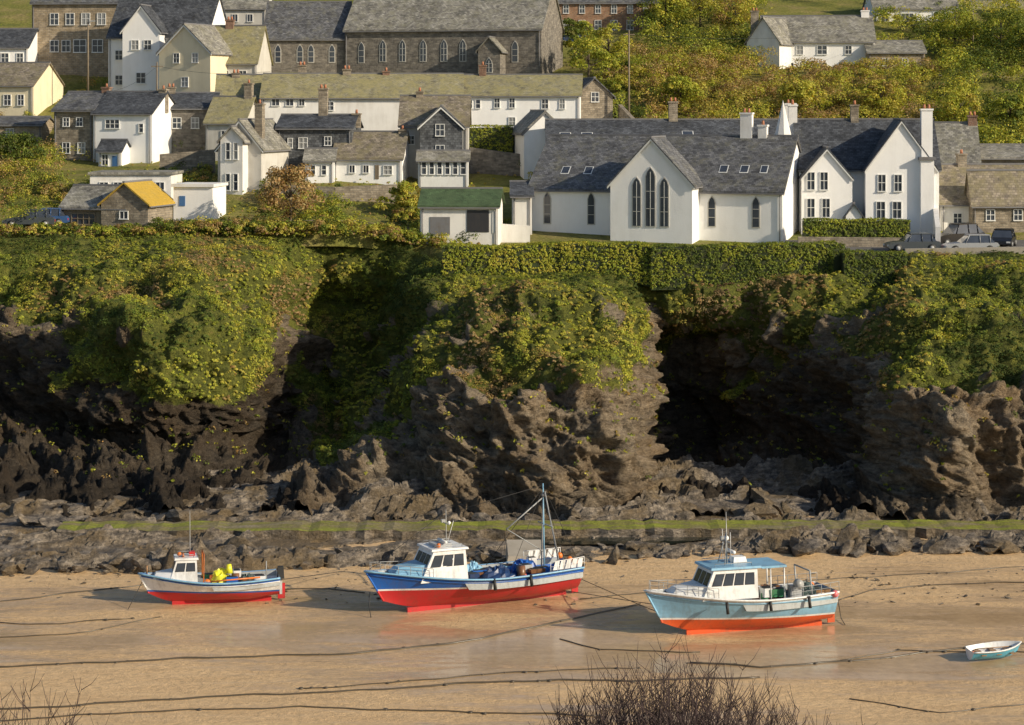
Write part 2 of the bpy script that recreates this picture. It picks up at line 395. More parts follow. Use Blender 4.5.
rock=(r1*3.0+r2*1.3+r3*1.3+rib*2.8+step*.4+blk*2.4)
v1=fbm(X*.22,Y*.22,Z*.30,4,41)-.5;v2=fbm(X*.8,Y*.8,Z*.8,3,43)-.5
vegd=(v1*5.5+v2*1.5)
disp=(rock*(1-veg)+(vegd+rock*.35)*veg)*(0.06+.94*sst(.02,.45,t))
X=X+Nn[...,0]*disp;Y=Y+Nn[...,1]*disp;Z=Z+Nn[...,2]*disp
capX=X[:1]*1.03;capY=Y[:1]+4.0;capZ=np.minimum(Z[:1],G(X[:1],Y[:1]))-.5
Xc=np.vstack([capX,X]);Yc=np.vstack([capY,Y]);Zc=np.vstack([capZ,Z]);vg=np.vstack([veg[:1],veg])
dark=(1-sst(270,330,px))[None,:]*sst(300,380,RR)*.85+sst(635,660,px)[None,:]*(1-sst(850,895,px))[None,:]*sst(330,400,RR)*.75+sst(480,515,RR)*.3  # painted shade on recess and left cliff, plus dark left slate; foot darker
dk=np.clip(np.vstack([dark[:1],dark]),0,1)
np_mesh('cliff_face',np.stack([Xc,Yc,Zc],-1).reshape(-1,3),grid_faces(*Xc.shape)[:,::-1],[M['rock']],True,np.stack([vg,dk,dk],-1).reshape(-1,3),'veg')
Nn,Ar=normals(X,Y,Z);Nn=Nn*np.where(Nn[...,1:2]>0,-1,1)
sel=(px>-420)&(px<1450)
w=(Ar*np.where(veg>.45,veg,0)*sel[None,:]).ravel();w2=(Ar*(veg<=.45)*sel[None,:]*np.clip(Nn[...,2],0,1)*sst(520,430,RR)).ravel()
P=np.stack([X,Y,Z],-1).reshape(-1,3);NF=Nn.reshape(-1,3)
def scatter(w,n): return RS.choice(len(w),n,p=w/w.sum())
i=scatter(w,27000)
p=P[i]+RS.normal(size=(len(i),3))*.06
big=fbm(p[:,0]*.13,p[:,1]*.13,p[:,2]*.2,3,61);med=fbm(p[:,0]*.45,p[:,1]*.45,p[:,2]*.45,3,67)
bush=sst(.44,.56,fbm(p[:,0]*.3,p[:,1]*.3,p[:,2]*.3,3,69))
hue=np.interp(p[:,0],np.array([-612,-412,-332,-262,-222,-152,-102,-52,-2,58,108,168,248,328,368,428,458,512,712])/15.0,
   [.25,.52,.44,.42,.68,.22,.2,.58,.54,.38,.38,.62,.70,.64,.46,.42,.20,.26,.3])
wv=np.clip(hue+(big-.5)*1.4+(med-.5)*1.0-.10*bush+RS.normal(size=len(i))*.05,0.02,.97)
leaves('cliff_scrub',p+NF[i]*.02,(.08+.10*RS.rand(len(i)))*(1-bush)+bush*(.16+.36*RS.rand(len(i))**1.6),30,.062,pal(wv),.8,up=.35,out=.3,NB=NF[i])
i=scatter(w2+1e-9,1800);p=P[i]
leaves('cliff_grass_tufts',p,.12+.2*RS.rand(len(i)),14,.08,pal(.1+.6*RS.rand(len(i))),.7)

# ---------------------------------------------------------------- beach
xs=np.concatenate([np.linspace(-900,-80,20),np.linspace(-78,78,130),np.linspace(80,900,20)]);ys=np.concatenate([np.linspace(10,70,20),np.linspace(71,140,90)])
XX,YY=np.meshgrid(xs,ys)
ZZ=(fbm(XX*.1,YY*.25,0*XX,4,91)-.5)*.28-.0
np_mesh('beach_sand',np.stack([XX,YY,ZZ],-1).reshape(-1,3),grid_faces(len(ys),len(xs)),[M['sand']])
def edge(pxv): return np.interp(pxv,[-300,0,200,330,430,500,560,620,700,760,900,1024,1400],[107.5,107.8,108.0,109.2,109.4,109.8,109.2,110.4,111.8,112.0,112.6,112.8,112])
xs=np.concatenate([np.linspace(-160,-46,60),np.linspace(-45,45,640),np.linspace(46,160,60)]);ys=np.linspace(105.5,136,240)
XX,YY=np.meshgrid(xs,ys);PX=512+XX*F/YY
e=edge(PX)+(fbm(XX*.35,YY*.35,0*XX,3,15)-.5)*5
ins=sst(-.3,1.2,YY-e)
c,s_=math.cos(.5),math.sin(.5);RX=XX*c+YY*s_;RY=-XX*s_+YY*c
amp=np.interp(PX,[-300,0,90,150,200,260,330,420,500,540,600,700,760,820,1024,1300],[.45,.45,.7,1.0,1.2,.6,.55,.7,.25,.2,.3,.35,.7,.9,.9,.9])
back=sst(118.8,121.5,YY);ampb=np.interp(PX,[-300,0,200,270,300,480,600,660,900,1000,1300],[.35,.35,.4,.6,1.2,1.1,.7,1.0,1.0,1.2,1.0])
amp=amp*(1-back)+ampb*back
h=(rdg(RX*.22,RY*.6,0*XX,3,19)-.5)*2.0+(rdg(RX*.7,RY*1.3,0*XX,3,27)-.5)*.7+(fbm(XX*2.2,YY*2.2,0*XX,2,37)-.5)*.25
patch=sst(.42,.58,fbm(XX*.16,YY*.3,0*XX,3,47))
h=np.clip(h*(.25+1.05*patch),-.2,None)*amp
qq=np.floor(h/.25)*.25;h=h*.35+qq*.65
low=sst(115.4,116.0,YY)*(1-sst(118.8,119.3,YY))
z=-.30+ins*(.40+h*1.0)+sst(120,127,YY)*.35
z=z*(1-low)+low*np.minimum(z,.30)
np_mesh('shore_rocks',np.stack([XX,YY,z],-1).reshape(-1,3),grid_faces(len(ys),len(xs)),[M['shore']],False)
def boulders(name,n,fn,seed):
    rs=np.random.RandomState(seed)
    bm=bmesh.new();bmesh.ops.create_icosphere(bm,subdivisions=2,radius=1)
    B=np.array([v.co[:] for v in bm.verts]);Fi=np.array([[v.index for v in f.verts] for f in bm.faces]);bm.free()
    VV=[];FF=[]
    for k in range(n):
        x,y,z,r=fn(rs)
        q=B*1.0
        for _ in range(9):
            d=rs.normal(size=3);d/=np.linalg.norm(d);o=.4+.35*rs.rand()
            dt=q@d;q=q-np.clip(dt-o,0,None)[:,None]*d
        q=q*(np.array([1.5,.9,.6])*(.7+.6*rs.rand(3)))*r
        a=rs.normal()*.5+.4;R=np.array([[math.cos(a),-math.sin(a),0],[math.sin(a),math.cos(a),0],[0,0,1]])
        b_=rs.normal()*.35;R2=np.array([[math.cos(b_),0,math.sin(b_)],[0,1,0],[-math.sin(b_),0,math.cos(b_)]])
        VV.append(q@R2.T@R.T+np.array([x,y,z]));FF.append(Fi+k*len(B))
    np_mesh(name,np.concatenate(VV),np.concatenate(FF),[M['shore']],False)
def fb(rs):
    q=rs.rand()
    x=rs.uniform(-45,45);pxx=512+x*F/112
    if q<.6:
        y=edge(pxx)+abs(rs.normal())*2.2-.2
        if y>115: y=edge(pxx)+.5
    else: y=rs.uniform(118.6,125.5)
    big_=.85 if (120<pxx<260 or 780<pxx<1010 or y>119) else .45
    r=.12+big_*rs.rand()**3.5
    return x,y,.05+.35*r,r
boulders('shore_boulders',1300,fb,3)
def fb2(rs):
    x=rs.uniform(-34,30);return x,rs.uniform(101,109),.0,.04+.12*rs.rand()**2
boulders('beach_stones',320,fb2,4)
mb=MB();xsn=np.linspace(-26.5,60,160)
def cw(x): return 117.3+.006*(x+10)+.2*math.sin(x*.13)
rj=random.Random(3);wj=[(1.05+rj.uniform(-.22,.22),.60+rj.uniform(-.05,.05)) for _ in xsn]
for k in range(len(xsn)-1):
    a,b=xsn[k],xsn[k+1];(wa,za),(wb,zb)=wj[k],wj[k+1];ya,yb=cw(a),cw(b)
    mb.poly([(a,ya-wa,za),(b,yb-wb,zb),(b,yb+wb,zb+.08),(a,ya+wa,za+.08)],'cause')
    mb.poly([(a,ya-wa-.12,-.5),(b,yb-wb-.12,-.5),(b,yb-wb,zb),(a,ya-wa,za)],'shore')
    mb.poly([(a,ya+wa,za+.08),(b,yb+wb,zb+.08),(b,yb+wb+.1,-.5),(a,ya+wa+.1,-.5)],'shore')
mb.obj('causeway_path')
mb=MB();mb.poly([(1.5,114.0,.24),(9,114.0,.24),(12,115.9,.24),(0,115.9,.24)],'water');mb.obj('tide_pool')
mb=MB();mb.mesh([(-.4,108.2,-.3),(1.9,108.2,-.3),(1.7,111,-.3),(-.4,111,-.3),(-.2,108.7,.75),(1.7,108.7,.75),(1.6,110.8,1.2),(-.3,110.8,1.2)],[(4,5,6,7),(0,1,5,4),(1,2,6,5),(2,3,7,6),(3,0,4,7)],'conc')
mb.obj('concrete_slipway_block')
xs=np.linspace(-120,120,80);ys=np.linspace(-60,72,60);XX,YY=np.meshgrid(xs,ys)
ZZ=np.where(YY<0,23.0,23.0-.345*YY)+(fbm(XX*.2,YY*.2,0*XX,3,6)-.5)*.8-.4
np_mesh('foreground_hillside',np.stack([XX,YY,ZZ],-1).reshape(-1,3),grid_faces(len(ys),len(xs)),[M['ground']])

# ---------------------------------------------------------------- buildings
class B:
    def __init__(s,name,pxc,base,d): s.e=empty(name,(WX(pxc,d),d,WZ(base,d)))
    def part(s,label,px0,px1,base,eave,ridge,d,dep,wall='white',roof='slate',gable=False,yaw=0,wins=(),chims=(),lanc=(),frame='frame',sink=2.5,barge=None,eo=.25,flat=False,ridgecap='lead',sky=()):
        yw=math.radians(yaw);sc=d/F;cy=math.cos(yw)
        pc=(px0+px1)/2;w=(px1-px0)*sc/cy;hw=w/2;z0=WZ(base,d)
        Mx=Matrix.Translation(Vector((WX(pc,d),d,z0))-s.e.location)@Matrix.Rotation(yw,4,'Z')
        ze=WZ(eave,d)-z0;zr=(WZ(ridge,d) if gable else WZ(ridge,d+dep/2))-z0
        lx=lambda p:(p-pc)*sc/cy
        lz=lambda r:WZ(r,d)-z0
        wl=MB();rf=MB();wn=MB()
        if flat:
            wl.box(-hw,hw,0,dep,-sink,ze,wall);rf.box(-hw-.15,hw+.15,-.2,dep+.15,ze+.003,ze+.25,roof)
        elif gable:
            wl.extr([(-hw,-sink),(hw,-sink),(hw,ze),(0,zr),(-hw,ze)],'y',0,dep,wall)
            sl=(zr-ze)/hw;th=.14;o=eo
            for sg in (-1,1):
                q=[(0,zr+.02),(sg*(hw+o),ze-sl*o+.02),(sg*(hw+o),ze-sl*o+.02+th),(0,zr+.02+th)]
                rf.extr(q if sg<0 else q[::-1],'y',-.22,dep+.2,roof)
                bq=[(0,zr-.16),(sg*(hw+o-.02),ze-sl*o-.16),(sg*(hw+o-.02),ze-sl*o+.0),(0,zr+.0)]
                if barge: rf.extr(bq if sg<0 else bq[::-1],'y',-.2,-.14,barge)
                rf.box(sg*(hw+o)-.06,sg*(hw+o)+.06,-.1,dep,ze-sl*o-.08,ze-sl*o+.03,'lead')
            rf.box(-.1,.1,-.23,dep+.21,zr+th-.03,zr+th+.1,ridgecap)
        else:
            wl.extr([(0,-sink),(dep,-sink),(dep,ze),(dep/2,zr),(0,ze)],'x',-hw,hw,wall)
            sl=(zr-ze)/(dep/2);th=.14;o=eo;m=dep/2
            for sg in (-1,1):
                q=[(m,zr+.02),(m+sg*(m+o),ze-sl*o+.02),(m+sg*(m+o),ze-sl*o+.02+th),(m,zr+.02+th)]
                rf.extr(q if sg>0 else q[::-1],'x',-hw-.2,hw+.2,roof)
            if barge:
                for sx in (-1,1):
                    for sg in (-1,1):
                        bq=[(m,zr-.16),(m+sg*(m+o-.02),ze-sl*o-.16),(m+sg*(m+o-.02),ze-sl*o),(m,zr)]
                        rf.extr(bq,'x',sx*(hw+.12),sx*(hw+.18),barge)
            rf.box(-hw-.21,hw+.21,m-.1,m+.1,zr+th-.03,zr+th+.1,ridgecap)
            rf.box(-hw-.15,hw+.15,-o-.1,-o+.02,ze-sl*o-.08,ze-sl*o+.03,'lead')
            for xx in (-hw+.2,hw-.2): rf.tube([(xx,-.08,ze-.1),(xx,-.08,-.5)],.045,'lead',5)
            for (cx,f0,ww) in sky:
                x0=lx(cx)-ww/2;ya,yb=f0*m,f0*m+.75
                for g_,mt,u in ((.07,'frame',.19),(0,'glass',.21)):
                    rf.poly([(x0-g_,ya-g_,ze+sl*(ya-g_)+u),(x0+ww+g_,ya-g_,ze+sl*(ya-g_)+u),(x0+ww+g_,yb+g_,ze+sl*(yb+g_)+u),(x0-g_,yb+g_,ze+sl*(yb+g_)+u)],mt)
        for wd in wins:
            cx,cyy,ww,hh=wd[:4];k=wd[4] if len(wd)>4 else 'w'
            x0,x1=lx(cx-ww/2),lx(cx+ww/2);z1,zz0=lz(cyy-hh/2),lz(cyy+hh/2)
            if k=='d':
                wn.box(x0,x1,-.05,-.002,zz0,z1,wd[5] if len(wd)>5 else 'blue');continue
            g='glass' if random.random()<.72 else 'glass2'
            wn.box(x0,x1,-.03,-.002,zz0,z1,g)
            t=.055 if ww<9 else .07
            fr=wd[5] if len(wd)>5 else frame
            wn.box(x0-t,x0,-.09,-.001,zz0-t,z1+t,fr);wn.box(x1,x1+t,-.09,-.001,zz0-t,z1+t,fr)
            wn.box(x0,x1,-.088,-.001,z1,z1+t,fr);wn.box(x0-t*1.5,x1+t*1.5,-.15,-.0005,zz0-t*1.6,zz0-.002,fr)
            nb=max(1,int(round((x1-x0)/.55)))
            if nb==1:
                if (x1-x0)>=.45: xx=(x0+x1)/2;wn.box(xx-.022,xx+.022,-.075,-.03,zz0,z1,fr)
            else:
                for b_ in range(1,nb): xx=x0+(x1-x0)*b_/nb;wn.box(xx-.025,xx+.025,-.075,-.03,zz0,z1,fr)
            zm=zz0+(z1-zz0)*.52
            if hh>7: wn.box(x0,x1,-.078,-.032,zm-.025,zm+.025,fr)
        for (cx,rt,rb,ww) in lanc:
            x0,x1=lx(cx-ww/2),lx(cx+ww/2);z0_,zt=lz(rb),lz(rt);wd2=(x1-x0);xm=(x0+x1)/2
            def pts(g):
                return [(x0-g,z0_-g),(x1+g,z0_-g),(x1+g,zt-wd2*.95),(xm+wd2*.33+g*.6,zt-wd2*.4+g*.3),(xm,zt+g*1.3),(xm-wd2*.33-g*.6,zt-wd2*.4+g*.3),(x0-g,zt-wd2*.95)]
            wn.extr(pts(.09),'y',-.05,-.001,'greyr');wn.extr(pts(0),'y',-.065,-.0505,'glass')
            if wd2>.6: wn.box(xm-.02,xm+.02,-.085,-.066,z0_,zt-.3,frame)
            for q in (.3,.6): zz=z0_+(zt-z0_)*q;wn.box(x0,x1,-.085,-.066,zz-.02,zz+.02,'greyr')
        ch=MB()
        for c_ in chims:
            cx,rt,ww=c_[:3];mt=c_[3] if len(c_)>3 else 'stone'
            if gable: xc=lx(cx);yc=c_[4] if len(c_)>4 else dep*.8;zt=lz(rt)
            else: xc=lx(cx);yc=c_[4] if len(c_)>4 else dep/2;zt=WZ(rt,d+yc)-z0
            zb=min(ze,zt-1.0);h=ww*sc/2
            ch.box(xc-h,xc+h,yc-.35,yc+.35,zb,zt-.45,mt);ch.box(xc-h-.07,xc+h+.07,yc-.42,yc+.42,zt-.45,zt-.3,mt)
            npot=max(1,int(2*h/.4))
            for k in range(npot):
                xx=xc+(k-(npot-1)/2)*.38;ch.tube([(xx,yc,zt-.3),(xx,yc,zt+.05)],.13,'pot',8,.1)
        for lab,mbx in (('walls',wl),('roof',rf),('windows',wn),('chimneys',ch)):
            if mbx.v: mbx.obj(label+'_'+lab if label else lab,s.e,Mx)
        return s
def rowof(x0,x1,n,cy,w,h,*k): return [(x0+(x1-x0)*i/max(1,n-1),cy,w,h,*k) for i in range(n)]

b=B('white_school_building',655,238,165)
b.part('main',530,777,238,190,137,165.5,12.5,'white','slate',yaw=-18,lanc=[(548,194,225,6),(592,194,225,6),(710,196,225,6),(752,196,225,6)],chims=[(729,109,12,'white2'),(745,121,9,'white2')],barge='lead',sky=[(560,.25,.6),(583,.25,.6),(716,.3,.6),(736,.3,.6),(755,.3,.5)])
b.part('gable',611,691,238,184,139,163.0,4.5,'white','slate',gable=True,yaw=-18,lanc=[(637,178,226,7.5),(650.5,168,226,8.5),(664,178,226,7.5)],barge='frame')
b.part('rear',548,800,215,150,121,181,9,'white2','slated',chims=[(677,98,9,'stone'),(797,100,11,'white2')],sky=[(566,.35,.9),(588,.35,.9),(690,.4,.9)])
b.part('low_wing',512,532,238,196,183,167,6,'white2','slated')
mb=MB()
for k in range(8):
    a0,a1=2*math.pi*k/8,2*math.pi*(k+1)/8;r=.85
    mb.poly([(r*math.cos(a0),r*math.sin(a0),0),(r*math.cos(a1),r*math.sin(a1),0),(0,0,3.6)],'white2')
mb.box(-.7,.7,-.7,.7,-4,0,'white2');mb.box(-.85,.85,-.85,.85,-.12,.05,'lead')
o=mb.obj('spire',b.e);o.location=Vector((WX(783,171),171,WZ(100,171)-3.6))-b.e.location
b=B('white_gabled_villa',868,240,166)
b.part('main',800,938,240,168,121,168,9,'white','slated',yaw=-4,chims=[(860,101,8,'stone'),(797,101,9,'white2')])
b.part('gable_a',802,852,240,178,149,166.4,4,'white','slated',gable=True,yaw=-4,wins=[(811,181,7,17),(824,181,7,17),(811,208,7,18),(826,208,7,18)],barge='frame',eo=.1)
b.part('gable_b',866,937,240,170,121,165.6,5,'white','slated',gable=True,yaw=-4,wins=[(882,183,7,16),(898,183,7,16),(881,210,8,16),(897,210,8,16)],barge='frame',eo=.1)
b.part('porch',846,862,240,216,205,165.8,2,'white','slated',gable=True,yaw=-4,wins=[(854,230,8,14,'d','dframe')])
b.part('tall_chimney',921,934,240,160,158,165,1.2,'white','lead',flat=True,yaw=-4,chims=[(927.5,105,11,'white',.6)])
b=B('stone_cottage',985,240,168)
b.part('main',940,1040,240,203,166,169,8,'white2','slatem',yaw=4,wins=[(957,218,8,9),(1012,218,9,11)],chims=[(975,150,9,'stone')])
b.part('stone_bay',972,1040,240,200,172,168,2,'stone','slatem',yaw=4,wins=[(990,215,8,10),(1018,215,8,10)])
b=B('stone_gabled_house',935,180,182)
b.part('main',900,978,200,165,124,182,8,'stone','slateg',yaw=-8,chims=[(975,112,9,'brickch'),(903,120,8,'stone')])
b.part('side',978,1060,200,158,146,184,7,'stoned','slateg',wins=rowof(990,1050,4,172,7,8))
b=B('tall_bay_house',238,200,178)
b.part('main',217,262,205,148,121,178,8,'greyr','slateg',gable=True,yaw=-14,barge='frame',chims=[(252,100,8,'stone',2)])
b.part('bay',220,243,205,140,128,176.8,1.5,'white2','slateg',yaw=-14,gable=True,wins=[(228,151,4,16),(236,151,4,16),(228,182,4,16),(236,182,4,16)])
b=B('black_slate_cottage',305,185,184)
b.part('main',277,352,195,128,116,184,6,'slatehang','slated',yaw=-4,wins=[(303,143,8,10),(328,141,6,8),(290,143,4,9)],chims=[(318,85,9,'stone'),(352,110,8,'stone')])
b.part('lean_to',305,334,195,160,150,181.5,3,'white','slateg',wins=[(313,170,4,9),(324,170,4,9)])
b=B('white_cottage',370,190,182)
b.part('main',333,402,195,158,133,182,6,'white','slatem',yaw=-5,wins=[(352,169,5,7),(366,169,5,7),(388,170,8,8),(377,172,4,14,'d','timber')],chims=[(398,126,7,'stone')])
b=B('slate_hung_house',435,185,184)
b.part('main',400,468,195,125,97,186,7,'greyr','slatem',wins=[(411,140,6,8),(456,135,7,9)],chims=[(418,88,7,'stone')])
b.part('gable',420,462,195,126,107,183.5,4,'slatehang','slate',gable=True,wins=[(440,130,8,11),(440,150,8,9)],barge='frame')
b.part('conservatory',418,468,195,160,152,181.8,3,'frame','slateg',wins=rowof(424,463,6,168,4,12))
b=B('stone_terrace',350,150,202)
b.part('left',215,335,160,118,76,202,8,'stoned','slatel',yaw=3,chims=[(233,70,8,'stone'),(300,62,8,'stone')])
b.part('mid',262,462,160,97,75,200,8,'white2','slatel',yaw=2,chims=[(345,66,8,'stone'),(385,68,7,'brickch')],wins=[(276,102,7,7),(290,102,7,7),(302,102,5,7),(330,106,7,8)])
b.part('right',462,580,165,95,76,201,8,'white','slatel',yaw=-3,wins=[(470,104,4,8),(478,104,4,8),(497,103,5,9),(512,103,5,9),(545,104,6,9),(562,104,5,9),(512,122,6,9),(545,124,6,9),(562,124,5,9),(532,125,5,18,'d','timber')],chims=[(480,62,7,'brickch'),(577,88,7,'stone')])
b=B('white_gable_outbuilding',545,165,186)
b.part('main',524,566,180,132,112,187,7,'white','slateg',gable=True,yaw=10,barge='lead')
b=B('stone_end_house',596,120,205)
b.part('main',576,613,135,96,79,205,7,'stone','slate',gable=True,yaw=8,wins=[(595,97,7,9)])
b=B('dark_cottage',188,140,200)
b.part('main',163,215,150,108,94,200,7,'stoned','slated',yaw=4,wins=[(177,123,8,10),(195,123,7,10)],chims=[(168,84,8,'stone')])
b.part('mossy',205,245,160,122,98,197,6,'greyr','slatel',yaw=-10,wins=[(225,135,7,8)],chims=[(240,80,8,'stone')])
b=B('stone_and_white_house',105,170,196)
b.part('stone',53,94,180,110,93,197,7.5,'stone','slate',yaw=-12,wins=[(66,122,6,8),(80,122,6,8),(66,148,7,10),(82,148,7,10)],chims=[(92,84,8,'brickch')])
b.part('white',92,153,180,113,93,195.5,7.5,'white','slated',yaw=-12,wins=[(112,124,14,8),(107,157,6,14),(124,157,6,12),(142,128,4,8)],chims=[(150,86,8,'stone')])
b.part('porch',98,122,180,150,141,193.7,2.2,'white','slated',yaw=-12,wins=[(105,160,6,10),(115,162,5,12,'d','blue')])
b=B('white_outhouse',130,195,173)
b.part('main',90,171,200,175,165,173,6,'white2','slateg',wins=rowof(104,160,5,186,8,7),flat=True)
b=B('white_garden_shed',192,210,167)
b.part('main',173,213,212,187,178,167,4,'white','white2',yaw=-8,flat=True,wins=[(182,201,6,10,'d','blue')])
b=B('orange_roofed_shed',105,228,164)
b.part('main',60,128,236,207,187,164,5,'timber','slateg',yaw=-14,wins=[(83,219,24,10,'w','timber')])
b.part('front',100,149,236,204,184,163,5,'stone','orange',yaw=-14,gable=True,wins=[(124,215,8,7)])
b=B('green_roofed_garage',460,238,160)
b.part('main',420,498,242,206,190,160,5,'white2','greenroof',yaw=-4,wins=[(478,221,22,22,'d','dframe'),(440,226,20,18,'d','lead'),(494,222,3,22,'d','frame')])
b=B('tan_stone_house',75,62,226)
b.part('main',31,121,80,2,-25,226,8,'stonet','slate',yaw=-5,wins=[(54,19,8,11),(70,19,8,11),(86,19,8,11),(102,19,8,11),(54,46,8,11),(66,46,8,11),(80,46,12,12),(98,46,10,12)],chims=[(75,-35,8)])
b=B('white_corner_house',15,70,222)
b.part('main',-30,28,90,47,30,222,8,'white','slated',wins=[(5,58,7,9),(20,58,6,9)])
b.part('lower',-40,35,120,85,64,212,8,'cream','slatem',yaw=-10,wins=[(8,100,7,10),(22,100,6,10)])
b.part('tan',-30,42,150,125,118,204,6,'stonet','slate',wins=[(10,133,7,8)])
b=B('white_twin_gabled_house',150,90,216)
b.part('main',107,208,105,36,-3,217,9,'white','slated',yaw=-8,wins=[(118,55,7,9),(118,80,7,9),(135,58,8,9)],chims=[(183,14,9,'brickch',2.5)])
b.part('gable',122,160,105,30,6,215.2,3,'white','slated',gable=True,yaw=-8,wins=[(135,45,7,9),(148,45,7,9),(141,78,9,10)],barge='frame')
b=B('cream_gabled_house',190,95,212)
b.part('gable',157,212,110,52,25,212,9,'cream','slateg',gable=True,yaw=-22,wins=[(176,58,6,9),(196,58,6,9),(185,82,7,9)],barge='frame')
b.part('wing',208,257,110,62,27,214,7,'greyr','slatel',yaw=-6,wins=[(225,75,7,8),(243,75,7,8)],chims=[(222,17,8,'brickch')])
b=B('blue_grey_cottage',262,30,238)
b.part('main',222,266,50,8,-12,238,8,'greyr','slateg',wins=[(235,18,5,7),(250,18,5,7)])
b=B('dark_garage',145,100,210);b.part('main',130,160,125,98,92,206,4,'stoned','lead',flat=True,wins=[(145,103,14,7,'d','lead')])
b=B('stone_church',405,74,226)
b.part('nave',343,541,90,29,-14,226,12,'stoned','slateg',yaw=-13,lanc=[(x,40,61,5.5) for x in (382,402,423,444,463)]+[(360,42,62,5),(515,42,62,5)])
b.part('hall',264,347,90,38,3,229,9,'stoned','slate',lanc=[(278,45,62,5),(300,45,62,5),(311,45,62,5),(332,45,62,5)])
b.part('porch',478,500,90,50,38,222,4,'stoned','slateg',gable=True,yaw=-13,lanc=[(489,58,72,6)])
b=B('white_hillside_house',820,75,234)
b.part('main',764,874,90,41,17,234,8,'white','slateg',yaw=-4,wins=[(783,50,6,8),(800,50,6,8),(822,50,9,8),(848,50,6,8),(790,67,7,8),(822,67,9,8),(848,67,7,8)],chims=[(757,8,8,'stone'),(868,8,8,'white')])
b.part('gable',748,778,90,42,18,233,6,'white2','slateg',gable=True,yaw=-35,wins=[(757,60,5,8)])
b.part('wing',868,925,95,52,42,232,5,'stonet','slateg',wins=[(885,62,5,7),(905,62,5,7)])
b=B('white_bungalow',912,20,255)
b.part('main',874,958,45,8,-10,255,8,'white','slateg',wins=[(885,17,7,8),(905,17,16,7),(938,16,9,7)])
b.part('back',965,1060,45,15,2,262,8,'cream','slatel',wins=[(985,22,7,8)])
b=B('red_stone_terrace',600,25,250)
b.part('main',540,657,50,2,-20,250,8,'brick','slate',wins=rowof(550,646,7,9,5,8)+rowof(550,646,7,25,6,9))
b=B('stone_villa',700,10,262);b.part('main',668,748,40,4,-20,264,8,'stone','slate',wins=rowof(680,738,4,14,7,10))
# ---------------------------------------------------------------- walls
def wall(name,pts,h,t,mat,down=1.5):
    mb=MB()
    for (x0,y0,z0),(x1,y1,z1) in zip(pts[:-1],pts[1:]):
        dx,dy=x1-x0,y1-y0;L=math.hypot(dx,dy);nx,ny=-dy/L*t/2,dx/L*t/2
        vs=[(x0-nx,y0-ny,z0-down),(x1-nx,y1-ny,z1-down),(x1+nx,y1+ny,z1-down),(x0+nx,y0+ny,z0-down),(x0-nx,y0-ny,z0+h),(x1-nx,y1-ny,z1+h),(x1+nx,y1+ny,z1+h),(x0+nx,y0+ny,z0+h)]
        mb.mesh(vs,[(0,3,2,1),(4,5,6,7),(0,1,5,4),(1,2,6,5),(2,3,7,6),(3,0,4,7)],mat)
    return mb.obj(name)
def pt(px,row,d): return (WX(px,d),d,WZ(row,d))
wall('roadside_wall',[pt(905,252,154),pt(960,251,153.6),pt(1030,250,153.2),pt(1120,248,153)],.25,.45,'conc',2)
wall('stone_garden_wall',[pt(798,243,160),pt(906,244,160)],.5,.4,'stone')
wall('stone_garden_wall',[pt(-60,240,160),pt(0,239,160),pt(60,238,160)],.5,.4,'stone')
wall('stone_garden_wall',[pt(470,160,190),pt(560,172,188)],1.2,.4,'stoned')
wall('stone_garden_wall',[pt(620,118,206),pt(640,140,196)],1.4,.4,'stone')
wall('stone_garden_wall',[pt(935,218,167),pt(938,242,158)],1.2,.4,'white2')
wall('white_yard_wall',[pt(500,236,163),pt(530,238,163)],1.0,.3,'white2')
wall('stone_garden_wall',[pt(160,165,186),pt(215,160,186)],1.0,.4,'stone')
wall('stone_garden_wall',[pt(0,155,200),pt(52,160,200)],1.0,.4,'stone')
wall('stone_garden_wall',[pt(262,192,176),pt(335,195,175),pt(400,192,176)],.7,.35,'stone')
mb=MB()
gx=[WX(p_,158) for p_ in range(795,1200,15)]
for a,b_ in zip(gx[:-1],gx[1:]):
    for y0_,y1_ in ((153.6,158),(158,164)):
        mb.poly([(a,y0_,float(G(a,y0_))+.06),(b_,y0_,float(G(b_,y0_))+.06),(b_,y1_,float(G(b_,y1_))+.06),(a,y1_,float(G(a,y1_))+.06)],'asphalt')
mb.obj('car_park_road')
mb=MB();fx=np.linspace(WX(150,160),WX(418,160),26);prev=None
for x in fx:
    z=float(G(x,161.5));mb.box(x-.05,x+.05,161.45,161.55,z-.3,z+.95,'timber')
    if prev is not None:
        for hh in (.45,.85): mb.tube([(prev[0],161.42,prev[1]+hh),(x,161.42,z+hh)],.03,'timber',5)
    prev=(x,z)
mb.obj('wooden_fence')
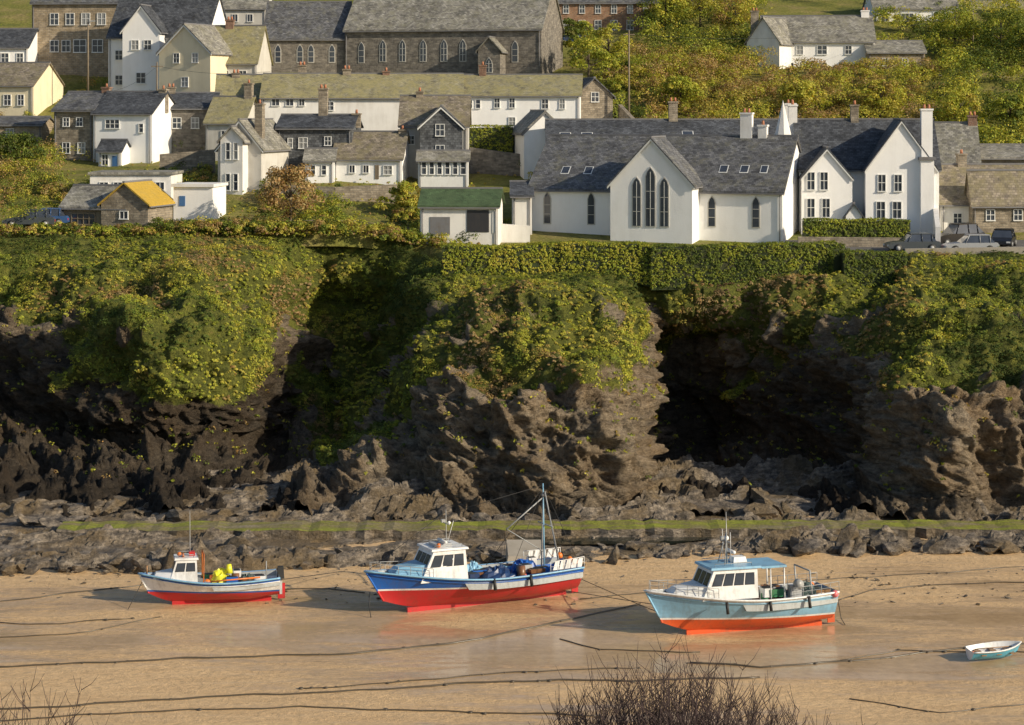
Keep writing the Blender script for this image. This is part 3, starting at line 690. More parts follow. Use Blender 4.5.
# ---------------------------------------------------------------- hedges
def hedge(name,path,h,t,cols=(.15,.5),n=120,leaf=.06,dn=0.0):
    e=empty(name,path[0]);mb=MB()
    C=[];NB=[]
    for (a,b_) in zip(path[:-1],path[1:]):
        a=Vector(a);b2=Vector(b_);L=(b2-a).length;dr=(b2-a)/L;nr=Vector((-dr.y,dr.x,0)).normalized()
        k=int(L*n*(1+dn*.4))
        for _ in range(k):
            u=RS.rand()*L;f=RS.rand()
            if f<.7:
                sg=(1 if RS.rand()<.85 else -1);o=nr*(-t/2+RS.normal()*.03)*sg;zz=RS.rand()*(h+dn)-dn;NB.append(tuple(-nr*sg))
            else: o=nr*(RS.rand()-.5)*t;zz=h+RS.normal()*.03;NB.append((0,0,1))
            C.append(tuple(a+dr*u+o+Vector((0,0,zz+ .06*math.sin(u*1.3)))))
        q=.46*t
        vs=[a-nr*q-Vector((0,0,1)),b2-nr*q-Vector((0,0,1)),b2+nr*q-Vector((0,0,1)),a+nr*q-Vector((0,0,1))]
        vs+=[v+Vector((0,0,1+h*.96)) for v in vs]
        mb.mesh([v-Vector(path[0]) for v in vs],[(0,3,2,1),(4,5,6,7),(0,1,5,4),(1,2,6,5),(2,3,7,6),(3,0,4,7)],'hcore')
    mb.obj('hedge_core',e)
    C=np.array(C)
    med=fbm(C[:,0]*.8,C[:,1]*.8,C[:,2]*.8,3,71)
    wv=cols[0]+(cols[1]-cols[0])*np.clip((med-.25)*2,0,1)
    o=leaves(name+'_leaves',C-np.array(path[0]),.10+.07*RS.rand(len(C)),10,leaf,pal(wv),1.0,out=.45,up=.2,NB=np.array(NB))
    o.parent=e
hedge('clifftop_hedge',[pt(442,272,150.2),pt(520,272,150.4),pt(562,269,150.8)],1.95,1.6,(.18,.5),dn=.9)
hedge('clifftop_hedge',[pt(560,270,150.6),pt(640,270,150.6),pt(655,274,150.4)],2.0,1.6,(.18,.48),dn=.9)
hedge('clifftop_hedge',[pt(650,276,150.2),pt(760,274,150.4),pt(835,272,150.8),pt(842,284,150)],2.2,1.7,(.08,.36),dn=.9)
hedge('clifftop_hedge',[pt(842,286,149.6),pt(905,286,149.6)],2.5,1.7,(.08,.36),dn=.9)
hedge('garden_hedge',[pt(803,240,161.5),pt(909,240,161.5)],1.6,1.1,(.1,.34))
hedge('garden_hedge',[pt(466,157,192),pt(513,156,192)],2.9,1.5,(.2,.42))
hedge('garden_hedge',[pt(600,118,209),pt(622,112,210)],2.0,1.2,(.2,.42))
# ---------------------------------------------------------------- shrubs on hillside
def shrubmass(name,regs,cols,leaf=.14,cnt=60,sub=5):
    C=[];R=[];W=[]
    for (p0,p1,d0,d1,n,r0,r1) in regs:
        for _ in range(n):
            d=RS.uniform(d0,d1);p_=RS.uniform(p0,p1);x=WX(p_,d);r=RS.uniform(r0,r1)
            zz=float(G(x,d))+r*.45
            base=RS.rand()
            for k in range(sub):
                C.append((x+RS.normal()*r*.5,d+RS.normal()*r*.5,zz+RS.rand()*r*.7));R.append(r*RS.uniform(.35,.65));W.append(np.clip(base+RS.normal()*.12,0,1))
    C=np.array(C);W=cols[0]+(cols[1]-cols[0])*np.array(W)
    return leaves(name,C,np.array(R),cnt,leaf,pal(W),.9,up=.4,out=.4)
shrubmass('golden_shrubs',[(650,935,205,228,300,.9,1.8),(620,760,214,236,100,1.2,2.2)],(.34,.80),.10,58)
shrubmass('hillside_shrubs',[(935,1080,196,250,190,1.2,2.4),(640,760,230,262,110,1.5,2.6),(600,660,205,232,40,.8,1.5),(870,1060,236,262,90,1.2,2.2),(540,1060,262,300,110,1.6,2.8)],(.0,.5),.12,52)
shrubmass('garden_shrubs',[(380,500,157,178,100,.3,.9),(150,215,176,190,30,.5,1.1),(0,60,172,196,60,.8,1.8),(40,100,166,180,35,.4,1.0),(262,345,160,178,70,.4,1.1),(505,600,185,200,30,.5,1.1),(0,210,198,222,50,.5,1.3),(560,760,190,204,40,.6,1.2),(-200,0,165,260,120,1,2.2),(-200,40,160,185,60,1,2),(150,440,158.5,161.5,190,.3,.9),(-50,150,158.3,161,80,.25,.6)],(.0,.75),.08,52)
shrubmass('rough_grass',[(-100,450,158.5,180,1500,.12,.3),(0,620,180,225,900,.15,.35),(-100,440,158,162,1300,.12,.3)],(.15,.8),.07,16,1)
# ---------------------------------------------------------------- trees
def tree(name,px_,d,h,r,cols,n=46,leaf=.12,shape=1.0,cnt=90):
    x=WX(px_,d);z=float(G(x,d))
    e=empty(name,(x,d,z));mb=MB()
    mb.tube([(0,0,-.8),(.05,.03,h*.3),(.1,-.05,h*.6),(0,0,h*.85)],.05*h*.6,'bark',7,.03)
    C=[]
    for k in range(n):
        a=RS.rand()*6.28;q=RS.rand();zz=h*(.35+.6*q);rr=r*math.sqrt(max(.05,1-((q-.4)/.65)**2))*RS.uniform(.35,1.0)*shape
        c_=(rr*math.cos(a),rr*math.sin(a),zz);C.append(c_)
        if k%3==0: mb.tube([(0,0,h*.3+zz*.25),(c_[0]*.5,c_[1]*.5,zz*.8),c_],.05,'bark',5,.015)
    mb.obj('trunk_and_limbs',e)
    C=np.array(C);W=cols[0]+(cols[1]-cols[0])*RS.rand(n)
    o=leaves(name+'_crown',C,r*RS.uniform(.16,.34,n),cnt,leaf,pal(W),.85,up=.35,out=.45);o.parent=e
tree('broadleaf_tree',588,222,5.5,3.0,(.2,.48))
tree('broadleaf_tree',608,226,6.0,2.8,(.2,.5))
tree('broadleaf_tree',575,236,5.0,2.4,(.05,.4))
tree('broadleaf_tree',955,240,5.5,3.2,(.15,.45));tree('broadleaf_tree',1000,236,6.0,3.4,(.0,.3));tree('broadleaf_tree',1030,232,5.2,3.,(.0,.35))
tree('broadleaf_tree',700,252,6,3.4,(.35,.6));tree('broadleaf_tree',735,245,5.5,3.2,(.4,.7));tree('broadleaf_tree',665,248,5.5,2.8,(.2,.5))
tree('broadleaf_tree',800,212,4.2,2.6,(.36,.6));tree('broadleaf_tree',880,212,4.0,2.4,(.38,.65));tree('broadleaf_tree',960,206,4.4,2.8,(.3,.6));tree('broadleaf_tree',1010,206,4.2,2.6,(.1,.4));tree('broadleaf_tree',680,214,3.8,2.2,(.2,.5))
tree('garden_tree',290,163,5.0,2.7,(.66,.86),44);tree('garden_tree',470,170,3.2,1.8,(.55,.75),30);tree('garden_tree',408,172,3.0,1.7,(.3,.6),30)
tree('garden_tree',15,184,4.0,2.6,(.0,.2))

# ---------------------------------------------------------------- poles
PT=[]
def pole(name,px_,rt,rb,d,lamp=False):
    x=WX(px_,d);z0=WZ(rb,d);z1=WZ(rt,d)
    mb=MB();mb.tube([(0,0,-1),(0,0,z1-z0)],.11,'timber',7,.07)
    if lamp: mb.tube([(0,0,z1-z0-.1),(.5,-.2,z1-z0+.1)],.04,'steel');mb.box(.35,.8,-.32,-.1,z1-z0+.03,z1-z0+.16,'steel')
    else: mb.box(-.6,.6,-.05,.05,z1-z0-.5,z1-z0-.4,'timber');PT.append((x,d,z1-.4))
    o=mb.obj(name);o.location=(x,d,z0)
pole('street_lamp',88,22,85,214,True);pole('utility_pole',629,30,118,204);pole('utility_pole',157,62,112,205);pole('street_lamp',536,150,168,190,True);pole('utility_pole',973,10,60,240)
mb=MB()
def wire(a,b_,sag=.8): mb.tube([tuple(a[q]+(b_[q]-a[q])*k/12 - (sag*4*(k/12)*(1-k/12) if q==2 else 0) for q in range(3)) for k in range(13)],.014,'black',4)
wire(PT[0],PT[2],1.5);wire(PT[0],(WX(480,200),202,WZ(68,200)),1.0);wire(PT[1],(WX(300,202),204,WZ(66,204)),.8);wire(PT[1],(WX(100,197),199,WZ(92,199)),.6);wire(PT[0],(WX(596,205),205,WZ(80,205)),.4)
mb.obj('overhead_wires')
# ---------------------------------------------------------------- cars
def car(px_,row,d,yaw,col,suv=False,L=4.2):
    x_=WX(px_,d);z_=float(G(x_,d))+.07 if d<165 else WZ(row,d)
    e=empty('parked_car',(x_,d,z_),math.radians(yaw));mb=MB();h=1.0 if suv else .82;H2=1.75 if suv else 1.42
    a=L/2
    body=[(-a,.32),(-a+.1,.28),(a-.1,.28),(a,.34),(a-.03,h*.72),(a-.35,h*.88),(a*.42,h),(-a+.15,h*1.02),(-a,h*.8)]
    mb.extr(body,'y',-.84,.84,col)
    cab0=[(a*.42,h-.02),(a*.12,H2-.08),(-a*.05,H2),(-a*.62,H2-.03),(-a+(.12 if suv else .3),h-.02)]
    n=len(cab0);A=[(p[0],-.80+.16*(p[1]>h),p[1]) for p in cab0];Bv=[(p[0],-A[i][1],p[1]) for i,p in enumerate(cab0)]
    mb.mesh(A+Bv,[(i,(i+1)%n,(i+1)%n+n,i+n) for i in range(n)],'glass');mb.poly(A[::-1],'glass');mb.poly(Bv,'glass')
    mb.box(-a*.66,a*.12,-.66,.66,H2-.03,H2+.03,col)
    for xx in (a*.1,-a*.28,-a*.66):
        for sg in (-1,1): mb.tube([(xx+(.35 if xx>0 else 0),sg*.83,h-.02),(xx,sg*.67,H2-.02)],.035,col,5)
    for xx in (a-.75,-a+.75):
        for sg in (-1,1):
            mb.tube([(xx,sg*.66,.32),(xx,sg*.88,.32)],.32,'black',14);mb.tube([(xx,sg*.86,.32),(xx,sg*.90,.32)],.18,'steel',10)
    for sg in (-1,1): mb.box(a-.06,a+.02,sg*.62-.15,sg*.62+.15,h*.55,h*.7,'frame');mb.box(-a-.02,-a+.06,sg*.65-.12,sg*.65+.12,h*.6,h*.8,'red')
    mb.obj('car_body',e)
M['carblack']=m_paint('black_car_paint',(.008,.008,.01),.3,.03);M['carsilver']=m_paint('silver_car_paint',(.35,.36,.38),.3,.05);M['cargrey']=m_paint('grey_car_paint',(.06,.07,.08),.3,.05);M['carblue']=m_paint('blue_car_paint',(.04,.1,.25),.3,.05)
car(957,244,160.5,200,'carblack',True,4.4);car(1003,246,159.5,250,'carblack',False,4.0);car(970,250.5,156.3,182,'carsilver');car(912,250,157,185,'cargrey')
car(30,232,163.5,185,'cargrey');car(46,230,164.5,180,'carblue',False,3.9);car(560,47,246,170,'carblue');car(578,45,247,190,'cargrey');car(930,88,226,180,'carsilver')
# ---------------------------------------------------------------- boats
def hull(mb,L,Bm,zb,zm,zs,zw,mats,rake=1.1,fore=.6,bul=.55,band=None):
    nt=41
    def hb(t): 
        if t<.45: return Bm/2*(.80+.20*math.sin(math.pi/2*t/.45))
        s=(t-.45)/.55;return Bm/2*max(0.0,1-s**2.25)
    def zsh(t): return zm+(zs-zm)*((.42-t)/.42)**2 if t<.42 else zm+(zb-zm)*((t-.42)/.58)**1.9
    def zk(t): return .06+.18*max(0,(.25-t)/.25)+(.5*((t-.80)/.20)**2 if t>.80 else 0)
    def xp(t,z): return -L/2+t*(L-rake)+rake*t**4*min(1.15,z/zb)
    def P(t,z,sg,off=0):
        k=zk(t);rel=max(0,min(1,(z-k)/(zsh(t)-k)));p=.34+.66*t*t
        return (xp(t,z),sg*(hb(t)*rel**p+off),z)
    ts=[i/(nt-1) for i in range(nt)]
    for sg in (-1,1):
        V=[]
        def lv(t):
            k=zk(t);S=zsh(t);w=max(min(zw+.16*t,S-.3),k+.02);a=[k+(w-k)*(j/8)**1.3 for j in range(9)]
            a.append(w+.09);S2=S-(band if band else .16)
            a+= [w+.09+(S2-w-.09)*j/6 for j in range(1,7)];a+=[S2+(S-S2)*.5,S];return a
        for t in ts: V.append([P(t,z,sg) for z in lv(t)])
        R=len(V[0])
        for j in range(R-1):
            mt=mats[0] if j<8 else mats[1] if j==8 else mats[2] if j<15 else mats[3]
            vv=[V[i][j] for i in range(nt)]+[V[i][j+1] for i in range(nt)]
            ff=[(i,i+1,i+1+nt,i+nt) for i in range(nt-1)]
            mb.mesh(vv,ff if sg<0 else [f[::-1] for f in ff],mt,True)
        top=[V[i][-1] for i in range(nt)]
        inn=[(p[0]-(.12 if i>nt-3 else 0),sg*max(0,abs(p[1])-.11),p[2]) for i,p in enumerate(top)]
        dk=[(p[0],p[1]*.99,p[2]-(bul if ts[i]<fore else .12)) for i,p in enumerate(inn)]
        for a_,b_,mt in ((top,inn,mats[3]),(inn,dk,'ltdeck')):
            vv=list(a_)+list(b_);ff=[(i,i+1,i+1+nt,i+nt) for i in range(nt-1)];mb.mesh(vv,ff,mt)
        cen=[(p[0],0,p[2]+.03) for p in dk];vv=dk+cen;mb.mesh(vv,[(i,i+1,i+1+nt,i+nt) for i in range(nt-1)],'deck')
        mb.tube([(p[0]+ (.03 if i==nt-1 else 0),p[1]+sg*.03,p[2]-.03) for i,p in enumerate(top)],.05,mats[4],6)
        mid=[P(t,zsh(t)-(band if band else .45),sg,.03) for t in ts];mb.tube(mid,.028,mats[5],5)
        mb.poly([V[0][j] for j in range(R)]+[(V[0][-1][0],0,V[0][-1][2]),(V[0][0][0],0,V[0][0][2])],mats[2])
    mb.box(-L/2+.35,L/2-rake-.9,-.07,.07,-.16,.12,mats[0])
    mb.tube([P(1,z,1) for z in np.linspace(zk(1)+.3,zb,8)],.05,mats[2],6);mb.tube([P(1,z,1) for z in np.linspace(zk(1),zw+.16,8)],.055,mats[0],6)
    mb.box(-L/2-.35,-L/2+.02,-.03,.03,-.02,.75,mats[0])
    return hb,zsh,P
def wheelhouse(mb,x0,x1,w,z0,z1,slF=.5,slB=.05,col='whitep',roof='whitep',over=.15,nside=3,wz=(.5,.88),back=True):
    wt=w*.92
    b_=[(x0,-w,z0),(x1,-w*.9,z0),(x1,w*.9,z0),(x0,w,z0)];t_=[(x0+slB,-wt,z1),(x1-slF,-wt*.9,z1),(x1-slF,wt*.9,z1),(x0+slB,wt,z1)]
    mb.mesh(b_+t_,[(0,3,2,1),(4,5,6,7),(0,1,5,4),(1,2,6,5),(2,3,7,6),(3,0,4,7)],col)
    V=[Vector(v) for v in b_+t_]
    def panes(a,b,c,d,n,u0=.06,u1=.94):
        nr=(b-a).cross(d-a).normalized()*.015
        for k in range(n):
            s0=u0+(u1-u0)*(k+.1)/n;s1=u0+(u1-u0)*(k+.9)/n
            q=[]
            for (s_,v_) in ((s0,wz[0]),(s1,wz[0]),(s1,wz[1]),(s0,wz[1])):
                lo=a.lerp(b,s_);hi=d.lerp(c,s_);q.append(lo.lerp(hi,v_)+nr)
            mb.poly(q,'glass')
            cc=sum(q,Vector())/4
            mb.poly([cc+(p_-cc)*1.13-nr*.5 for p_ in q],'black')
    panes(V[0],V[1],V[5],V[4],nside);panes(V[2],V[3],V[7],V[6],nside);panes(V[1],V[2],V[6],V[5],3)
    if back: panes(V[3],V[0],V[4],V[7],2)
    mb.mesh([(p[0]+(over if p[0]>(x0+x1)/2 else -over),p[1]+math.copysign(over*.6,p[1]),z1+.002) for p in t_]+[(p[0]+(over*.8 if p[0]>(x0+x1)/2 else -over*.8),p[1]+math.copysign(over*.45,p[1]),z1+.1) for p in t_],[(0,3,2,1),(4,5,6,7),(0,1,5,4),(1,2,6,5),(2,3,7,6),(3,0,4,7)],roof)
    for sg in (-1,1): mb.tube([(x0+.2,sg*wt*.8,z1+.1),(x0+.2,sg*wt*.8,z1+.24),(x1-slF-.1,sg*wt*.75,z1+.24),(x1-slF-.1,sg*wt*.75,z1+.1)],.018,'steel',5)
def clutter(mb,x0,x1,w,z,n,seed,cols=('orangep','bluehull','yellow','whitep','net','grey','green','rust')):
    rs=random.Random(seed)
    for k in range(n):
        x=rs.uniform(x0,x1);y=rs.uniform(-w,w);q=rs.random();c_=rs.choice(cols)
        if q<.5:
            a,b_,h=rs.uniform(.18,.4),rs.uniform(.15,.3),rs.uniform(.15,.45);zz=z+rs.choice((0,0,.25,.4))
            mb.box(x-a,x+a,y-b_,y+b_,zz,zz+h,c_,1.08);mb.box(x-a*.85,x+a*.85,y-b_*.85,y+b_*.85,zz+h+.001,zz+h+.02,'black')
        elif q<.7: mb.ball((x,y,z+.2),rs.uniform(.12,.22),rs.choice(('orangep','pink','whitep','grey')))
        elif q<.85:
            for r in range(4): mb.tube([(x+.28*math.cos(t),y+.28*math.sin(t),z+.05+r*.06) for t in np.linspace(0,6.28,12)],.035,'rope' if rs.random()<.5 else 'bluehull',5)
        else: mb.tube([(x,y,z),(x,y,z+rs.uniform(.4,.8))],.2,c_,12)
def netpile(mb,x,y,z,r,h,mat,seed):
    nu,nv=18,7;vs=[];fs=[];rs=random.Random(seed)
    for j in range(nv+1):
        for i_ in range(nu):
            ph=j/nv*math.pi/2;t=2*math.pi*i_/nu;k=1+rs.uniform(-.18,.18)
            vs.append((x+r*k*math.cos(t)*math.cos(ph)*1.2,y+r*k*math.sin(t)*math.cos(ph),z+h*k*math.sin(ph)))
    for j in range(nv):
        for i_ in range(nu): fs.append((j*nu+i_,j*nu+(i_+1)%nu,(j+1)*nu+(i_+1)%nu,(j+1)*nu+i_))
    mb.mesh(vs,fs,mat)
def rails(mb,hbf,zf,P,t0,t1,h,n,mat='steel'):
    for sg in (-1,1):
        top=[]
        for k in range(n):
            t=t0+(t1-t0)*k/(n-1);q=P(t,zf(t),sg);q=(q[0]-.05,q[1]-sg*.06*min(1,abs(q[1])*3),q[2]);tt=(q[0],q[1],q[2]+h);mb.tube([q,tt],.016,mat,5);top.append(tt)
        mb.tube(top,.018,mat,5);mb.tube([(a,b_,c_-h*.5) for a,b_,c_ in top],.010,mat,5)
def place(name,px_,row,yawdeg,list_=0,pitch=0,dz=0):
    d=HC*F/(row-HR);return empty(name,(WX(px_,d),d,dz),math.radians(180+yawdeg),math.radians(list_),math.radians(pitch))

e=place('blue_fishing_boat',471,605,24,2,0,.1);mb=MB()
L=11.3;hbf,zf,P=hull(mb,L,3.7,2.15,1.48,1.55,.92,('red','whitep','bluehull','bluehull','ltblue','bluehull'),rake=1.3,fore=.64,band=.22)
mb.obj('hull',e);mb=MB()
wheelhouse(mb,.6,3.1,1.15,1.45,2.95,.75,.1,nside=3,wz=(.50,.84))
mb.mesh([(2.8,-1.0,1.75),(4.3,-.5,1.9),(4.3,.5,1.9),(2.8,1.0,1.75),(2.7,-.8,2.3),(4.0,-.35,2.2),(4.0,.35,2.2),(2.7,.8,2.3)],[(4,5,6,7),(0,1,5,4),(1,2,6,5),(2,3,7,6),(3,0,4,7)],'ltblue')
mb.box(1.2,2.1,-.4,.5,3.06,3.2,'grey');mb.tube([(1.3,0,3.05),(1.3,0,4.8)],.03,'steel',6,.015);mb.tube([(1.5,.5,3.05),(1.1,.5,4.3)],.012,'whitep',5)
mb.tube([(1.3,-.45,4.1),(1.3,.45,4.1)],.025,'steel');mb.ball((1.3,.4,4.2),.09,'whitep');mb.box(1.2,1.4,-.5,-.32,4.1,4.25,'steel')
mb.tube([(1.6,-.3,3.3),(1.6,.7,3.3)],.08,'whitep',8);mb.ball((2.0,.7,3.18),.12,'orangep')
mb.obj('wheelhouse',e);mb=MB()
rails(mb,hbf,zf,P,.78,.985,.4,6)
mz=1.2
for sg in (-1,1): mb.tube([(-4.5,sg*1.2,mz),(-4.15,sg*.1,5.3)],.05,'steel',7,.035)
mb.tube([(-4.1,0,mz),(-4.1,0,5.7)],.05,'ltblue',8,.03);mb.tube([(-4.1,0,5.0),(-1.9,.3,3.6)],.035,'steel',6);mb.tube([(-4.1,0,2.2),(-1.9,.2,3.6)],.028,'steel',6)
mb.tube([(-4.2,-.9,3.6),(-4.2,.9,3.6)],.035,'steel');mb.ball((-4.1,0,5.1),.1,'steel')
mb.obj('mast_and_gallows',e);mb=MB()
for a_,b_ in (((-4.1,0,5.6),(1.3,0,4.6)),((-4.1,0,5.6),(-5.5,1.2,1.7)),((-4.1,0,5.6),(-5.5,-1.2,1.7)),((-4.1,0,5.5),(-1.5,1.5,1.5)),((-4.1,0,5.5),(-1.5,-1.5,1.5)),((1.3,0,4.7),(5.4,0,2.2)),((-1.9,.3,3.6),(-1.6,.3,1.4)),((-4.1,0,5.3),(-4.7,1.5,1.6))): mb.tube([a_,b_],.014,'black',4)
mb.obj('rigging',e);mb=MB()
clutter(mb,-3.9,.2,1.15,.98,38,5,('bluehull','ltblue','bluehull','whitep','navy','grey','wood','rust'));netpile(mb,-1.3,.3,.98,.8,.75,'navy',2);netpile(mb,-3.0,-.3,.98,.7,.85,'bluehull',3);netpile(mb,-.3,-.4,.98,.5,.9,'ltblue',9)
rails(mb,hbf,zf,P,.0,.2,.5,6,'whitep')
for sg in (-1,1):
    for k in range(5):
        q=P(.01+.035*k,1.5,sg);mb.poly([(q[0],q[1]*.97,1.56),(q[0]+.3,q[1]*.97,1.56),(q[0]+.16,q[1]*.97,2.0),(q[0]-.08,q[1]*.97,2.0)],'whitep')
for y_ in (-.9,.3,.9): mb.ball((-5.4,y_,1.75),.17,random.choice(('orangep','pink')))
mb.box(.0,.5,-1.35,-.95,1.0,1.6,'steel');mb.tube([(.2,-1.3,1.6),(.2,-1.75,2.0)],.05,'steel');mb.tube([(.2,-1.7,1.95),(.2,-1.85,1.95)],.2,'steel',12)
for x_ in (-2.5,-.5): mb.tube([(x_,1.83,1.5),(x_,1.98,.95)],.09,'black',8)
mb.obj('deck_gear',e)

e=place('white_and_blue_fishing_boat',209,603,12,2,0,.08);mb=MB()
hbf,zf,P=hull(mb,7.0,2.7,1.60,1.15,1.25,.48,('red','bluehull','whitep','bluehull','ltblue','whitep'),rake=.75,fore=.55,bul=.42,band=.2)
mb.obj('hull',e);mb=MB()
wheelhouse(mb,.6,2.0,.72,1.15,2.25,.35,.05,col='whitep',roof='whitep',nside=2,wz=(.5,.85),over=.1)
mb.mesh([(1.8,-.7,1.2),(2.8,-.35,1.35),(2.8,.35,1.35),(1.8,.7,1.2),(1.8,-.6,1.65),(2.65,-.25,1.6),(2.65,.25,1.6),(1.8,.6,1.65)],[(4,5,6,7),(0,1,5,4),(1,2,6,5),(2,3,7,6),(3,0,4,7)],'whitep')
mb.tube([(.95,0,2.3),(.95,0,4.6)],.03,'steel',6,.012);mb.tube([(1.3,-.3,2.42),(1.3,.4,2.42)],.06,'orangep',7);mb.ball((1.5,.25,2.5),.11,'orangep');mb.box(.7,1.0,-.25,.1,2.36,2.56,'red')
mb.tube([(.3,-.7,1.1),(.3,-.7,2.5),(.3,.7,2.5),(.3,.7,1.1)],.035,'orangep',6)
mb.obj('wheelhouse',e);mb=MB()
clutter(mb,-2.6,.2,.8,.8,20,11);netpile(mb,-.6,-.1,.8,.45,.75,'yellow',7);netpile(mb,-1.9,.1,.8,.5,.5,'net',8)
mb.tube([(-1.0,.1,1.4),(-1.0,.1,1.85)],.2,'yellow',9,.12);mb.tube([(-2.9,0,.8),(-2.9,0,1.9)],.03,'steel')
mb.tube([(3.1,0,1.55),(3.1,0,1.95)],.05,'wood');mb.tube([(0,1.1,1.2),(-.8,1.15,1.25),(-2.5,1.05,1.3)],.04,'orangep')
mb.box(-3.8,-3.45,-.2,.2,1.0,1.6,'black',.8);mb.box(-3.7,-3.57,-.06,.06,.2,1.0,'grey')
mb.obj('deck_gear',e)

e=place('light_blue_fishing_boat',738,631,16,3,0,.1);mb=MB()
hbf,zf,P=hull(mb,9.4,3.3,2.15,1.62,1.72,.54,('orangered','whitep','ltblue','whitep','whitep','ltblue'),rake=1.15,fore=.6,band=.2)
mb.obj('hull',e);mb=MB()
wheelhouse(mb,-.6,2.2,1.2,1.65,3.05,.65,.0,nside=4,wz=(.48,.84),roof='ltblue',over=.2)
mb.mesh([(2.0,-1.05,1.7),(3.5,-.5,1.95),(3.5,.5,1.95),(2.0,1.05,1.7),(1.9,-.9,2.3),(3.2,-.35,2.2),(3.2,.35,2.2),(1.9,.9,2.3)],[(4,5,6,7),(0,1,5,4),(1,2,6,5),(2,3,7,6),(3,0,4,7)],'whitep')
mb.box(-2.1,-.82,-1.15,1.15,3.0,3.1,'ltblue')
for sg in (-1,1): mb.tube([(-2.0,sg*1.05,1.2),(-2.0,sg*1.05,3.0)],.035,'whitep',6);mb.tube([(-1.3,sg*1.05,1.2),(-1.3,sg*1.05,3.0)],.03,'whitep',6)
mb.box(-.5,.2,-.55,.1,3.17,3.42,'whitep',.85)
mb.tube([(.5,0,3.1),(.5,0,5.6)],.04,'steel',6,.015);mb.tube([(.5,-.5,4.2),(.5,.5,4.2)],.03,'steel')
for sg in (-1,1): mb.tube([(.8,sg*.45,3.1),(.5,sg*.02,4.6)],.025,'steel');mb.tube([(.5,sg*.5,3.1),(.5,sg*.5,4.7)],.014,'whitep',5)
mb.tube([(.3,-.45,3.72),(.3,.45,3.72)],.09,'whitep',8);mb.ball((.5,0,4.35),.12,'whitep');mb.box(.4,.6,-.6,-.4,4.15,4.35,'steel')
mb.obj('wheelhouse',e);mb=MB()
rails(mb,hbf,zf,P,.72,.985,.45,7);rails(mb,hbf,zf,P,.0,.3,.45,6)
clutter(mb,-4.2,-1.2,1.1,1.15,36,21,('bluehull','grey','whitep','net','green','rust','wood'));netpile(mb,-3.2,.4,1.15,.7,.85,'net',12);netpile(mb,-1.7,-.5,1.15,.6,.7,'rust',14)
mb.tube([(-3.5,-.9,1.2),(-3.4,-.9,2.7)],.04,'steel');mb.tube([(-3.5,.9,1.2),(-3.4,.9,2.7)],.04,'steel');mb.tube([(-3.4,-.9,2.7),(-3.4,.9,2.7)],.04,'steel')
mb.box(-2.9,-2.3,.7,1.1,1.2,2.1,'grey');mb.tube([(-2.6,1.2,2.2),(-2.6,1.5,2.2)],.22,'steel',12)
mb.ball((-4.5,1.3,1.6),.18,'pink');mb.ball((-4.4,-1.2,1.6),.16,'orangep')
for x_ in (-3.0,-1.0,1.2): mb.tube([(x_,1.62,1.65),(x_,1.75,1.1)],.08,'black',8)
mb.obj('deck_gear',e)

e=place('blue_rowing_dinghy',995,659,-165,4,0,.02);mb=MB()
def dinghy(mb,L=2.6,W=1.15,h=.5):
    nt=15
    for sg in (-1,1):
        cols_=[]
        for i_ in range(nt):
            t=i_/(nt-1);hbx=W/2*(.72+.28*math.sin(math.pi/2*t/.45) if t<.45 else 1-((t-.45)/.55)**2.2);zt=h+.18*t**2;zk_=.03+.25*max(0,(t-.7)/.3)**2
            cols_.append([(-L/2+t*L*(.93+.07*v),sg*hbx*(v**.45),zk_+(zt-zk_)*v) for v in (0,.12,.3,.5,.75,1)])
        for j in range(5):
            vv=[c_[j] for c_ in cols_]+[c_[j+1] for c_ in cols_];mb.mesh(vv,[(i_,i_+1,i_+1+nt,i_+nt) for i_ in range(nt-1)],'dinghyblue',True)
            vi=[(a*.97,b_*.93,c_+.03) for a,b_,c_ in vv];mb.mesh(vi,[(i_,i_+nt,i_+1+nt,i_+1) for i_ in range(nt-1)],'whitep',True)
        mb.tube([c_[-1] for c_ in cols_],.035,'whitep',6)
        mb.poly([cols_[0][j] for j in range(6)]+[(-L/2,0,h),(-L/2,0,.03)],'whitep')
    for x in (-.8,-.05,.65): mb.box(x-.12,x+.12,-.48,.48,.33,.37,'wood' if x else 'whitep')
    mb.tube([(-.9,.25,.42),(.9,.15,.46)],.022,'wood');mb.box(-1.1,-.8,-.2,.2,.1,.34,'orangep')
dinghy(mb);mb.obj('hull',e)

# ---------------------------------------------------------------- mooring ropes
def gz(x,y): return float((fbm(np.array([x*.1]),np.array([y*.25]),np.array([0.]),4,91)-.5)[0]*.28)
def rope(name,pts,r=.035,mat='rope',wob=.12,seed=0,weed=0):
    rs=random.Random(seed);P_=[]
    for (a,b_) in zip(pts[:-1],pts[1:]):
        n=max(2,int(math.dist(a,b_)/.5))
        for k in range(n):
            t=k/n;P_.append([a[q]+(b_[q]-a[q])*t for q in range(len(a))])
    P_.append(list(pts[-1]))
    Q=[]
    for k,p_ in enumerate(P_):
        x,y=p_[0],p_[1];w=wob*(math.sin(x*.5+seed)+.5*math.sin(x*1.3+seed*2)+.3*math.sin(x*2.9+seed))
        if len(p_)==2: Q.append((x,y+w,gz(x,y+w)+.02))
        else: Q.append((x,y,p_[2]))
    mb=MB();mb.tube(Q,r,mat,5)
    if weed:
        for q in Q:
            if rs.random()<weed: mb.ball((q[0]+rs.uniform(-.1,.1),q[1]+rs.uniform(-.08,.08),q[2]),rs.uniform(.05,.14),'rope',.45,6,4)
    mb.obj(name)
def gp(px_,row): d=HC*F/(row-HR);return (WX(px_,d),d)
